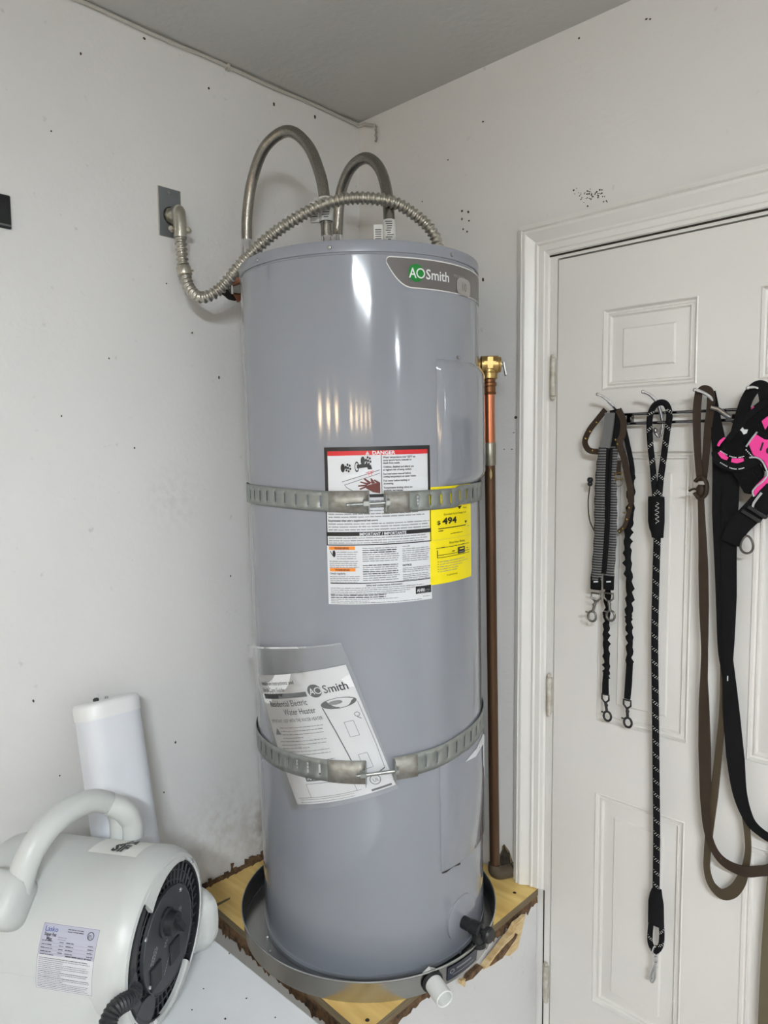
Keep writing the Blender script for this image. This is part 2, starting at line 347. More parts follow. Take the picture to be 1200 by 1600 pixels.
# ================================================================== heater stand
PT = 0.520
CORN = [V((0.004, -0.004, 0)), V((0.620, -0.004, 0)), V((0.634, -0.628, 0)), V((0.004, -0.592, 0))]
def stand():
    ply = mat('plywood', (240, 208, 130), rough=0.55, bump=0.12, bscale=14, col2=(214, 174, 98), vscale=5, aniso=(1.2, 9, 9)); nt, b = nodes(ply)
    pe = mat('plywood_edge', (128, 112, 84), rough=0.8, var=0.5, vscale=18, aniso=(1, 1, 30))
    dw = wall_material('stand_paint', (214, 213, 212), [])
    t = thing('heater_stand', 'white drywall box stand with a bare plywood top under the water heater', 'stand', (0.31, -0.31, 0))
    top = MB(); poly = [p + V((0, 0, PT - 0.018)) for p in CORN]; top.prism(poly, (0, 0, 0.018)); 
    o = top.build('plywood_top', [ply, pe], t, smooth=0)
    for p in o.data.polygons:
        p.material_index = 0 if abs(p.normal.z) > 0.5 else 1
    for px, py in ((332, 1404), (574, 1594), (804, 1395)):
        MB().lathe([(0.0045, 0), (0.004, 0.0008)], P(px, py, 'z', PT), (0, 0, 1), 10).build('screw', M_DARK, o)
    MB().prism([P(q[0], q[1], 'z', PT + 0.0002) for q in ((332, 1415), (360, 1402), (359, 1405), (336, 1418))], (0, 0, 0.0005)).build('wood_plug', pe, o, smooth=0)
    a, b2, c, d = CORN[0], CORN[1] + V((-0.004, 0, 0)), CORN[2] + V((-0.004, 0.004, 0)), CORN[3] + V((0, 0.004, 0))
    zt = 0.478
    MB().prism([d + V((0, 0, 0)), c, c + V((-0.012, 0.012, 0)), d + V((0, 0.012, 0))], (0, 0, zt)).build('front_drywall', dw, t, smooth=0)
    MB().prism([b2, b2 + V((-0.012, 0, 0)), c + V((-0.012, 0.012, 0)), c], (0, 0, zt + 0.012)).build('side_drywall', dw, t, smooth=0)
    gp = MB(); i_ = 0.0015
    gp.prism([d + V((0, i_, zt)), c + V((-i_, i_, zt)), c + V((-.02, .02, zt)), d + V((0, .02, zt))], (0, 0, PT - .0185 - zt)); gp.prism([b2 + V((-i_, 0, zt)), b2 + V((-.02, 0, zt)), c + V((-.02, .02, zt)), c + V((-i_, i_, zt))], (0, 0, PT - .0185 - zt)); gp.build('dirty_gap', mat('dirt_brown', (66, 50, 38), rough=.95, var=.5, vscale=60), t, smooth=0)
    k = MB(); cc = [a, b2 + V((-0.02, 0, 0)), c + V((-0.02, 0.02, 0)), d + V((0, 0.02, 0))]
    k.prism([p + V((0, 0, 0.3)) for p in cc], (0, 0, PT - 0.0185 - 0.3)).build('framing', M_TORN, t, smooth=0)
    # ragged torn paper hanging in the gap under the plywood
    for (p, q, n, out, zb) in ((d, c, 46, V((0, -1, 0)), zt), (c, b2, 42, V((1, 0, 0)), zt + 0.012)):
        m = MB(); L = q - p; up = V((0, 0, PT - 0.0184)); n = n * 2; tops, bots = [], []
        for i in range(n + 1):
            o_ = p + L * (i / n); drop = 0.004 + 0.007 * abs(math.sin(i * .37 + 1)) * random.random() + (random.random() ** 5) * 0.012
            tops.append(o_ + up + out * 0.0006); bots.append(o_ + V((0, 0, zb - drop)) + out * random.uniform(0.0008, 0.0035))
        m.grid([bots, tops])
        m.build('torn_paper', M_TORN, t, smooth=0, solid=0.0012)
    # split wood and paper showing on the right-hand face
    wd = mat('split_wood', (222, 200, 158), rough=0.85, var=0.4, vscale=20, col2=(188, 156, 106), aniso=(1, 2, 14))
    s = MB()
    def sx(px, py, o=0.0): return P(px, py, 'x', 0.6305) + V((o, 0, 0))
    for poly, th in ((((818, 1428), (806, 1480), (793, 1492), (778, 1490), (788, 1462), (800, 1440)), 0.006), (((790, 1462), (800, 1442), (815, 1428), (806, 1446), (786, 1480), (770, 1500), (752, 1508), (764, 1490)), 0.010), (((770, 1482), (785, 1462), (800, 1448), (790, 1470), (765, 1502), (748, 1510)), 0.014), (((716, 1530), (724, 1527), (722, 1540), (716, 1536)), 0.008)):
        s.prism([sx(*q) for q in poly], (th, 0, 0))
    s.build('split_wood', wd, t, smooth=0, label='pale splintered wood where the side drywall is broken')
    s = MB(); s.prism([sx(*q) for q in ((782, 1472), (800, 1455), (797, 1462), (776, 1492), (757, 1504), (768, 1488))], (0.0165, 0, 0))
    s.prism([sx(*q) for q in ((727, 1521), (745, 1505), (750, 1508), (733, 1526), (722, 1530))], (0.010, 0, 0)); s.build('torn_gap', M_TORN, t, smooth=0)
    # crumbs along the left wall joint
    m = MB(); p, q = V((0.002, -0.588, PT)), V((0.002, -0.20, PT)); n = 30
    for i in range(n):
        o_ = p.lerp(q, i / n); w_ = (q - p).y / n; h = (0.004 + 0.010 * abs(math.sin(i * .9)) * random.random()) + (0.012 if 10 < i < 17 else 0)
        m.add([o_, o_ + V((0.010 + 0.01 * random.random(), 0, 0)), o_ + V((0.012, w_, 0)), o_ + V((0, w_, 0)), o_ + V((0.001, 0, h)), o_ + V((0.002, w_, h * random.uniform(.6, 1.1)))], [(0, 1, 4), (1, 2, 5, 4), (2, 3, 5), (0, 4, 5, 3)])
    m.build('torn_paper', M_TORN, t, smooth=0)
    for px, py, h in ((327, 1385, 13), (362, 1362, 14)):
        MB().prism([X(px - 2, py, 0.004), X(px + 2, py + 2, 0.004), X(px + 1, py - h * .5, 0.004), X(px + 3, py - h, 0.004), X(px - 2, py - h * .9, 0.004), X(px - 1, py - h * .4, 0.004)], (0.003, 0, 0)).build('torn_paper', M_TORN, t, smooth=0)
stand()
def torn_hole():
    m = MB().prism([Y(*q, -0.0005) for q in ((771, 1366), (776, 1346), (783, 1332), (788, 1320), (795, 1330), (800, 1346), (806, 1352), (809, 1364), (800, 1376), (785, 1374))], (0, -0.002, 0))
    o = m.build('wall_hole', mat('cavity_shade', (74, 68, 58), rough=0.95, var=0.55, vscale=40, col2=(38, 32, 26)), WRIGHT, smooth=0, label='torn hole in the drywall beside the door casing')
    m = MB(); edge = [(771, 1366), (777, 1346), (784, 1331), (788, 1319), (796, 1330), (801, 1346), (807, 1352), (809, 1365)]
    for (a, b) in zip(edge[:-1], edge[1:]):
        m.add([Y(*a, -0.003), Y(*b, -0.003), Y(b[0] - 2 + random.uniform(-2, 1), b[1] + 3, -0.010), Y(a[0] + random.uniform(-1, 2), a[1] + 4, -0.009)], [(0, 1, 2, 3)])
    m.build('torn_edge', mat('torn_edge_paper', (150, 128, 92), rough=0.95, var=0.6, vscale=90, col2=(70, 52, 36)), o, smooth=0, solid=0.001)
torn_hole()

# ================================================================== water heater
HB = V((0.3693, -0.3286, PT)); HAX = V((0.0037, -0.0268, 1)).normalized(); HR = 0.2597
E1 = (V((1, 0, 0)) - HAX * HAX.x).normalized(); E2 = HAX.cross(E1)
def H(a, h, dr=0.0):
    t = R_(a); return HB + HAX * h + (E1 * math.cos(t) + E2 * math.sin(t)) * (HR + dr)
def K(px, py, dr=0.0):                          # (angle, height) of the heater jacket seen at a pixel
    d = ray(px, py); o = CAM - HB; dp = d - HAX * d.dot(HAX); op = o - HAX * o.dot(HAX)
    a, b, c = dp.dot(dp), 2 * dp.dot(op), op.dot(op) - (HR + dr) ** 2; D = max(b * b - 4 * a * c, 0)
    q = CAM + d * ((-b - math.sqrt(D)) / (2 * a)) - HB; h = q.dot(HAX); n = q - HAX * h
    return math.degrees(math.atan2(n.dot(E2), n.dot(E1))), h
HEATER = thing('water_heater', 'tall grey cylindrical electric water heater strapped in the corner', 'water heater', HB)
M_TANK = mat('tank_enamel', (138, 141, 149), rough=0.09, bump=0.05, bscale=300, bdist=0.0006, coat=0.4, spec=0.5, aniso=(1, 1, 0.15))
M_CAP = mat('cap_enamel', (138, 141, 149), rough=0.3)
M_STEEL = mat('zinc_steel', (170, 172, 168), rough=0.38, metal=0.9, var=0.25, vscale=40)
M_CHROME = mat('chrome', (225, 225, 228), rough=0.12, metal=1.0)
M_BLACKP = mat('black_plastic', (24, 25, 27), rough=0.4)
M_WHITE = mat('label_white', (214, 216, 219), rough=0.35); M_INK = mat('label_ink', (22, 22, 24), rough=0.4); M_GREY = mat('label_grey_ink', (138, 139, 142), rough=0.4)
M_RED = mat('label_red', (206, 34, 40), rough=0.4); M_ORANGE = mat('label_orange', (238, 140, 40), rough=0.4); M_YEL = mat('label_yellow', (246, 226, 12), rough=0.4)
M_BROWNINK = mat('label_brown_ink', (104, 48, 22), rough=0.5); M_HAND = mat('label_hand_red', (96, 36, 28), rough=0.5)
def heater():
    m = MB().lathe([(0.02, 0.004), (0.25, 0.004), (HR + .0004, 0.007), (HR + .0006, 0.0155), (HR - .0024, 0.0165), (HR - .0024, 0.0185), (HR, 0.0200), (HR, 1.458), (0.2580, 1.4595), (0.2578, 1.4625), (0.2, 1.4635)], HB, HAX, 128)
    jk = m.build('tank_jacket', M_TANK, HEATER, smooth=30)
    MB().lathe([(0.2585, 1.4625), (0.2608, 1.4632), (0.2608, 1.481), (0.2590, 1.4848), (0.2545, 1.4862), (0.24, 1.4855), (0.02, 1.492)], HB, HAX, 128).build('top_cap', M_CAP, HEATER, smooth=30)
    for a in (-56.7, -0.4, -95):
        c = H(a, 1.472, 0.001); n = (c - HB - HAX * 1.472).normalized()
        MB().lathe([(0.0042, -0.001), (0.0042, 0.001), (0.0032, 0.0026), (0.0012, 0.0030)], c, n, 12).build('screw', M_STEEL, HEATER)
    # bottom ring seam
    # side pipe cover strip at the left rim
    # upper access panel: bulged cover
    def bulge(a0, a1, h0, h1, d, ca, ch, nm):
        rows = []; A = [a0, a0 + ca * .5, a0 + ca] + [a0 + ca + (a1 - a0 - 2 * ca) * i / 14 for i in range(1, 14)] + [a1 - ca, a1 - ca * .5, a1]
        Hs = [h0, h0 + ch * .5, h0 + ch, h1 - ch, h1 - ch * .5, h1]
        for j, h in enumerate(Hs):
            fh = (0, .7, 1, 1, .7, 0)[j]
            rows.append([H(a, h, 0.0004 + d * min(fh, (0, .7, 1)[min(i, 2, len(A) - 1 - i)])) for i, a in enumerate(A)])
        return MB().grid(rows).build(nm, M_TANK, HEATER, smooth=50)
    up = bulge(-10.5, 44, 1.018, 1.268, 0.013, 4.0, 0.022, 'upper_access_panel')
    lo = bulge(-12.2, 44, 0.212, 0.452, 0.0035, 0.5, 0.003, 'lower_access_panel')
    c = H(3.4, 1.274, 0.0005); n = (c - HB - HAX * 1.274).normalized(); MB().lathe([(0.0035, 0), (0.003, 0.002)], c, n, 10).build('screw', M_STEEL, HEATER)
    s = MB(); s.grid([[H(-12.3 + 12 * i / 8, 0.211 - (0.002 * math.sin(i)), 0.0042) for i in range(9)], [H(-12.3 + 12 * i / 8, 0.2135, 0.0042) for i in range(9)]]); s.build('panel_edge', M_DARK, HEATER, smooth=0)
    # torn strip of white tape by the lower panel
    s = MB(); s.prism([H(a, h, 0.006) for a, h in ((4, .43), (15, .44), (27, .452), (31, .44), (29.5, .405), (31, .37), (29, .345), (28, .37), (26.5, .38), (26, .43), (14, .424))], (H(20, .4, .0065) - H(20, .4, .006))); s.build('tape_strip', M_WHITE, HEATER, smooth=0, label='torn strip of clear white tape beside the lower panel')
    # brand plate ------------------------------------------------
    pl = mat('brand_plate_grey', (112, 108, 106), rough=0.28, metal=0.3); sil = mat('brand_plate_rim', (218, 216, 214), rough=0.3)
    top, bot = 1.455, 1.398
    def plate(off, lift, mt, nm, parent):
        a0, a1 = -33.4 + off * 60, 43; n = 44; r1, r2 = [], []
        for i in range(n + 1):
            t = i / n; a = a0 + (a1 - a0) * t ** 1.5
            da = (a - a0) * PI / 180 * HR                     # distance from the left edge
            tb = 0.007 - off * .3
            hi = top - off - (tb - math.sqrt(max(tb * tb - (tb - da) ** 2, 0)) if da < tb else 0)
            rb = 0.052; lo_ = bot + off + ((top - bot) * 0.78) * ((1 - min(da / rb, 1)) ** 2.2)
            r1.append(H(a, hi, lift)); r2.append(H(a, min(lo_, hi - 0.0002), lift))
        return MB().grid([r2, r1]).build(nm, mt, parent, smooth=60)
    bp = plate(0, 0.0010, sil, 'brand_plate', HEATER); plate(0.0022, 0.0015, pl, 'plate_face', bp)
    kk = 180 / PI / HR
    f = lambda u, v, L: H(u * kk - 20.1, 1.4268 - v, L)
    sh = Sheet(f, 0.0018, 0.0003); G = mat('badge_green', (22, 128, 50), rough=0.3); W = mat('badge_white', (226, 228, 226), rough=0.3); lg = mat('badge_grey', (160, 156, 152), rough=0.35)
    sh.disc(-0.0005, 0, 0.0168, G, 1, r2=0.0168, n=32)
    sh.text(-0.0158, 0.0092, 0.0262, 'A', W, 2, bold=0.012, xs=0.86); sh.ring(0.0088, 0.0, 0.0096, 0.0026, W, 2, n=24)
    sh.text(0.0200, 0.0095, 0.0265, 'Smith', W, 2, bold=0.014, xs=1.0)
    sh.text(0.094, -0.003, 0.0075, 'PROLINE', lg, 2, bold=0.0, xs=1.3)
    rr = []; 
    for k in range(24):
        t = 2 * PI * k / 24; e = lambda q: math.copysign(abs(q) ** .6, q); rr.append((0.131 + 0.028 * e(math.cos(t)), 0.012 + 0.0172 * e(math.sin(t))))
    sh.poly(rr, lg, 3); sh.text(0.118, 0.020, 0.022, '10', pl, 4, bold=0.0, xs=1.0)
    sh.build(bp, {G: 'badge_disc', W: 'lettering', lg: 'model_badge', pl: 'badge_number'})
    # danger label ------------------------------------------------
    W_, H_ = 0.2120, 0.306
    ku, kv = W_ / 164.5, H_ / 245
    f = lambda u, v, L: H(-61.6 + u * ku * kk, 1.101 - v * kv, L)
    base = MB(); base.grid([[f(164.5 * i / 30, v, 0.0006) for i in range(31)] for v in (245, 0)]); lab = base.build('warning_label', M_WHITE, HEATER, smooth=60, label='white warning label with a black frame and red danger bar')
    s = Sheet(f, 0.0007, 0.00028); B, Gy = M_INK, M_GREY
    s.rect(0, 0, 164.5, 6.2, B, 1); s.rect(0, 0, 5, 76, B, 1, seg=1); s.rect(160, 0, 164.5, 76, B, 1, seg=1); s.rect(0, 73, 164.5, 78, B, 1)
    s.rect(5, 6.2, 160, 13, M_RED, 2); s.part = 'danger_lettering'; s.text(72, 12.2, 7.6, 'DANGER', M_WHITE, 3, bold=0.03, xs=1.12); s.part = 'danger_symbol'
    s.poly([(62, 12.2), (65, 7), (68, 12.2)], M_WHITE, 3); s.part = None; s.rect(64.7, 8.6, 65.3, 11, M_RED, 4, seg=1)
    s.line((85.5, 13), (85.5, 74), 0.9, B)
    for v, t in ((18.2, 'Water temperature over 125\u00b0F can'), (22.6, 'cause severe burns instantly or'), (27, 'death from scalds.'), (33.0, 'Children, disabled and elderly are'), (37.4, 'at highest risk of being scalded.'), (43.6, 'See instruction manual before'), (48, 'setting temperature at water heater.'), (54.2, 'Feel water before bathing or'), (58.6, 'showering.'), (65, 'Temperature limiting valves are'), (69.4, 'available, see manual.')):
        s.text(88, v, 4.1, t, B, 3, bold=0.02, xs=0.86)
    # taps and hand drawing
    def knob(u, v):
        s.disc(u - 3, v, 3.2, B, 2, r2=6.6); s.rect(u - 2, v - 1.2, u + 4, v + 1.2, B, 2, seg=1)
        for k in range(6):
            t = k * PI / 3 + .3; s.disc(u + 5 + 3.4 * math.cos(t), v + 5.2 * math.sin(t), 1.5, B, 3, r2=1.9, n=10)
        s.disc(u + 5, v, 1.6, B, 3, r2=2.2, n=10)
    knob(31, 32); knob(61, 21.5)
    s.ring(49, 30.5, 3.4, 1.0, B, 2, r2=8.2); s.poly([(49, 27), (64, 26), (70, 28.5), (71.5, 34.5), (65.5, 35), (64, 31.5), (49, 33.2)], B, 3)
    s.line((26, 53.5), (83, 36), 0.7, B); s.line((30, 58), (83, 41), 0.7, B); s.line((30, 58), (33, 62), 0.7, B); s.line((33, 62), (52, 73), 0.7, B)
    for q in (((62, 40), (74, 37)), ((60, 43), (73, 40)), ((66, 38), (66.5, 45)), ((70, 37), (70.5, 44))): s.line(*q, 0.6, M_RED)
    for poly in (((83, 55), (83, 72), (72, 70), (62, 64), (62, 60), (72, 57)), ((64, 62), (53, 66), (52, 64), (63, 59.5)), ((63, 60.5), (50, 61), (50, 59), (64, 57.8)), ((65, 59), (53, 54.5), (54, 53), (67, 56.2)), ((67, 58), (58, 49), (60, 48), (70, 55)), ((70, 57), (68.5, 48.5), (70.5, 48.5), (76, 56)), ((80, 58), (73, 51.5), (75, 50.5), (83, 55.5))):
        s.poly(poly, M_HAND, 3)
    # middle block
    s.rect(0, 76, 1.6, 152, B, 1, seg=1); s.rect(163, 76, 164.5, 152, B, 1, seg=1); s.rect(0, 150.5, 164.5, 152.2, B, 1)
    for i in range(4): s.greek(4, 161, 84 + i * 5, 2.4, Gy)
    for v in (104, 108.6): s.greek(4, 158, v, 2.6, Gy)
    s.text(3.5, 114.6, 4.4, 'Requirements when using a supplemental heat source', B, 3, bold=0.03, xs=0.78)
    for v in (119.4, 123.8, 128.4): s.greek(3.5, 162, v, 2.6, Gy)
    s.rect(0, 131, 164.5, 137.4, B, 2); s.part = 'important_lettering'; s.text(86, 136.6, 6.0, 'IMPORTANT / IMPORTANTE', M_WHITE, 3, bold=0.03, xs=0.95, align='CENTER'); s.part = None
    for v in (141.2, 145.2, 148.9): s.greek(3.5, 160, v, 2.2, Gy)
    # lower block
    for v in (153.5, 187.5):
        s.part = 'upper_warning' if v < 160 else 'lower_warning'; s.rect(3.5, v, 43, v + 5.2, M_ORANGE, 1); s.part += '_lettering'; s.text(23, v + 4.4, 4.6, 'WARNING', M_BROWNINK, 3, bold=0.03, align='CENTER'); s.part = None
    s.disc(11, 165, 2.4, B, 2, r2=5.5, n=14); s.line((5, 161), (9, 168), 1.0, B)
    for i in range(4): s.greek(15, 47, 163 + i * 3.4, 1.9, Gy)
    for i in range(4): s.greek(3.5, 49, 177.5 + i * 3.1, 1.9, Gy)
    s.text(3.5, 197.3, 3.8, 'Check regularly.', B, 3, bold=0.02)
    for i in range(4): s.greek(3.5, 50, 201.5 + i * 2.9, 1.8, Gy)
    for i in range(16):
        if i == 7: continue
        s.greek(54, 110, 157.5 + i * 3.35, 2.1, B if i in (1, 2, 8, 11, 12) else Gy)
    s.greek(115, 130, 157, 2.0, Gy)
    for i in range(7): s.greek(115, 162, 161.2 + i * 3.2, 2.1, Gy)
    s.text(115, 187.6, 3.9, 'NOTICE', B, 3, bold=0.04)
    for i in range(7): s.greek(115, 162, 191.6 + i * 2.9 + (1.5 if i > 2 else 0), 2.0, Gy)
    s.rect(4, 211, 161, 212.2, B, 1); s.text(86, 216.4, 3.8, 'Safety and conformance information', B, 3, bold=0.02, align='CENTER')
    for i in range(4): s.greek(4, (158, 155, 130, 122)[i], 219.8 + i * 3.1, 1.9, Gy)
    for v in (231.2, 234.6): s.greek(4, 90, v, 2.1, B)
    for i in range(3): s.greek(4, (110, 66, 150)[i], 237.4 + i * 2.9, 1.8, Gy)
    s.rect(135.5, 222, 163, 234, B, 2); s.part = 'badge_lettering'; s.text(137.6, 231, 7.0, 'AHRI', M_WHITE, 3, bold=0.03, xs=0.85); s.part = None; s.text(149.5, 230.6, 3.8, 'CERTIFIED', Gy, 3, bold=0.0, xs=0.62); s.greek(139, 160, 233.4, 1.2, Gy, 3); s.greek(148, 161, 239.5, 1.6, Gy)
    s.build(lab, {M_INK: 'black_print', M_GREY: 'small_print', M_RED: 'danger_bar', M_ORANGE: 'warning_bars', M_WHITE: 'white_lettering', M_BROWNINK: 'warning_lettering', M_HAND: 'hand_drawing'})
    # yellow energy label ------------------------------------------
    We, he = 29.2 / kk, 0.196; ku2, kv2 = We / 63, he / 153
    f = lambda u, v, L: H(-15.6 + u * ku2 * kk, 1.018 - v * kv2, L)
    g = MB(); g.grid([[f(63 * i / 14, v, 0.0009) for i in range(15)] for v in (153, 0)]); en = g.build('energy_label', M_YEL, HEATER, smooth=60, label='yellow energy guide label to the right of the warning label')
    s = Sheet(f, 0.0011, 0.0003)
    s.poly([(36.5, 33.5), (44, 33.5), (40, 38.5)], B, 2); s.text(46, 38, 3.4, 'Cost', B, 3)
    s.text(17, 45.6, 4.6, 'Estimated Yearly Energy Cost', B, 3, bold=0.0, xs=0.62); s.text(8.2, 59.0, 8.6, '$', B, 3, bold=0.02); s.text(15.4, 59.0, 13.6, '494', B, 3, bold=0.035, xs=0.96)
    s.line((10, 65.6), (51, 65.6), 1.3, B); s.poly([(49, 58.5), (53.5, 58.5), (51.2, 63.5)], B, 2); s.greek(10, 17, 70, 2, B); s.greek(54, 59, 68.5, 1.6, Gy); s.greek(26, 46, 76, 1.6, B)
    s.line((1.5, 83), (61, 83), 0.25, Gy); s.text(24, 91.5, 4.8, 'First Hour Rating', B, 3, bold=0.01, xs=0.72); s.greek(7, 60, 96.5, 1.8, B)
    s.line((8.5, 99), (8.5, 111.5), 0.9, B); s.line((8.5, 107.5), (58, 107.5), 0.8, B); s.line((8.5, 111.3), (58, 111.3), 0.8, B); s.rect(36.5, 99.5, 48.5, 110, B, 3); s.rect(39, 101.6, 46.5, 103.4, M_YEL, 4, seg=1); s.rect(38.5, 106.6, 46.8, 108, Gy, 4, seg=1); s.greek(28, 32, 104.6, 2, B); s.greek(52, 55, 104, 1.8, B)
    for i in range(5): s.disc(9.2, 117.5 + i * 3.9, 0.6, B, 2, n=8); s.greek(11, (50, 56, 46, 40, 36)[i], 118.5 + i * 3.9, 1.5, Gy)
    s.text(20, 141.5, 3.4, 'ftc.gov/energy', B, 3, bold=0.0, xs=0.8)
    s.build(en, {M_INK: 'black_print', M_GREY: 'small_print', M_YEL: 'yellow_print'})
    # drain valve --------------------------------------------------
    c = H(1.5, 0.084, 0.0); n = (c - HB - HAX * 0.084).normalized(); tdir = HAX.cross(n)
    MB().lathe([(0.049, -0.004), (0.049, 0.0015), (0.046, 0.003), (0.012, 0.004)], c, n, 40).build('drain_escutcheon', M_TANK, HEATER, smooth=30)
    v = MB().lathe([(0.010, 0), (0.0135, 0.004), (0.0135, 0.024), (0.015, 0.026), (0.015, 0.048), (0.010, 0.052)], c - V((0, 0, 0.010)), n, 18)
    v.cyl(c + n * 0.038 - V((0, 0, 0.006)), c + n * 0.046 - V((0, 0, 0.046)), 0.0125, 16); v.lathe([(0.0145, 0), (0.0145, 0.010)], c + n * 0.0448 - V((0, 0, 0.036)), V((0, 0, -1)) + n * .15, 16)
    dv = v.build('drain_valve', M_BLACKP, HEATER, label='black plastic drain valve at the foot of the tank')
    a = c + n * 0.050 + V((0, 0, -0.010)); k = MB().lathe([(0.006, 0), (0.006, 0.012), (0.016, 0.013), (0.017, 0.022), (0.014, 0.026)], a, n, 14); k.build('valve_handle', M_BLACKP, dv)
    # nipples
    for px, x in ((510, 0.315), (607, 0.415)):
        b = X(px, 372, x); b.z = HB.z + 1.484; MB().lathe([(0.016, 0), (0.016, 0.006), (0.0125, 0.008), (0.0125, 0.03)], b, (0, 0, 1), 16).build('pipe_nipple', M_STEEL, HEATER)
heater()
def pan():
    st = mat('pan_steel', (186, 186, 184), rough=0.26, metal=1.0, bump=0.04, bscale=8, aniso=(1, 1, 60), var=0.06, vscale=4)
    c = V((0.3806, -0.3592, PT)); r, h = 0.2943, 0.047
    t = thing('drain_pan', 'round grey metal drain pan under the water heater on the plywood', 'pan', c)
    MB().lathe([(0.02, 0.001), (r - 0.006, 0.001), (r - 0.004, 0.003), (r, h - 0.001), (r + 0.0016, h), (r + 0.0028, h - 0.0012), (r + 0.0012, h - 0.003), (r - 0.0005, h - 0.004), (r - 0.0035, 0.0005), (r - 0.008, 0.0), (0.02, 0.0)], c, (0, 0, 1), 112).build('pan', st, t, smooth=30)
    MB().tube([c + V(((r + 0.0012) * math.cos(2 * PI * k / 112), (r + 0.0012) * math.sin(2 * PI * k / 112), h)) for k in range(112)], 0.0016, 8, loop=True).build('rolled_rim', mat('rim_steel', (190, 192, 192), rough=0.25, metal=0.9), t)
    pvc = mat('white_pvc', (226, 226, 222), rough=0.35)
    q = P(668, 1524, 'z', PT + 0.024); dr = V((q.x - c.x, q.y - c.y, 0)).normalized(); b = c + dr * (r - 0.002) + V((0, 0, 0.024)); ax = (dr * 1.0 + V((0, 0, -0.10))).normalized()
    p = MB().lathe([(0.0165, -0.012), (0.0165, 0.004), (0.0185, 0.005), (0.0185, 0.050), (0.0165, 0.0515), (0.0150, 0.050), (0.0145, 0.028), (0.001, 0.027)], b, ax, 32).build('drain_fitting', pvc, t, smooth=30, label='white plastic drain adapter through the pan wall')
    MB().lathe([(0.023, 0.002), (0.0235, 0.004), (0.0215, 0.0075), (0.018, 0.008)], b, ax, 28).build('gasket', M_BLACKP, p)
    MB().lathe([(0.0225, -0.012), (0.0225, -0.004)], b, dr, 6).build('lock_nut', pvc, p)
    # sticker
    ang = lambda px, py: math.degrees(math.atan2(*(lambda w: (w.y - c.y, w.x - c.x))(P(px, py, 'z', PT + 0.025))))
    a0, a1 = ang(697, 1520), ang(738, 1485)
    f = lambda u, v, L: c + V(((r + L - 0.0030 + v * 0.003) * math.cos(R_(a0 + (a1 - a0) * u)), (r + L - 0.0030 + v * 0.003) * math.sin(R_(a0 + (a1 - a0) * u)), 0.008 + v * 0.030))
    g = MB().grid([[f(i / 10, v, 0.0012) for i in range(11)] for v in (0, 1)]); sk = g.build('sticker', mat('sticker_navy', (38, 42, 58), rough=0.3), t, smooth=60, label='dark sticker on the outside of the pan')
    s = Sheet(lambda u, v, L: f(u, 1 - v, L), 0.0015, 0.0002); s.ring(0.13, 0.38, 0.07, 0.03, M_GREY, r2=0.17); s.rect(0.26, 0.27, 0.75, 0.40, M_GREY, seg=4); s.rect(0.15, 0.66, 0.85, 0.72, M_GREY, seg=4); s.build(sk, {M_GREY: 'sticker_print'})
    # water drops lying in the pan
    for px, py in ((418, 1464), (424, 1459), (422, 1486), (457, 1526), (719, 1487)):
        MB().ball(P(px, py, 'z', PT + 0.003), 0.0026, 8, (1, 1, .6)).build('water_drop', mat('water', (235, 240, 242), rough=0.05), t)
pan()
def interp(x, xs, ys):
    if x <= xs[0]: return ys[0]
    for a, b, c, d in zip(xs, xs[1:], ys, ys[1:]):
        if x <= b: return c + (d - c) * (x - a) / (b - a)
    return ys[-1]
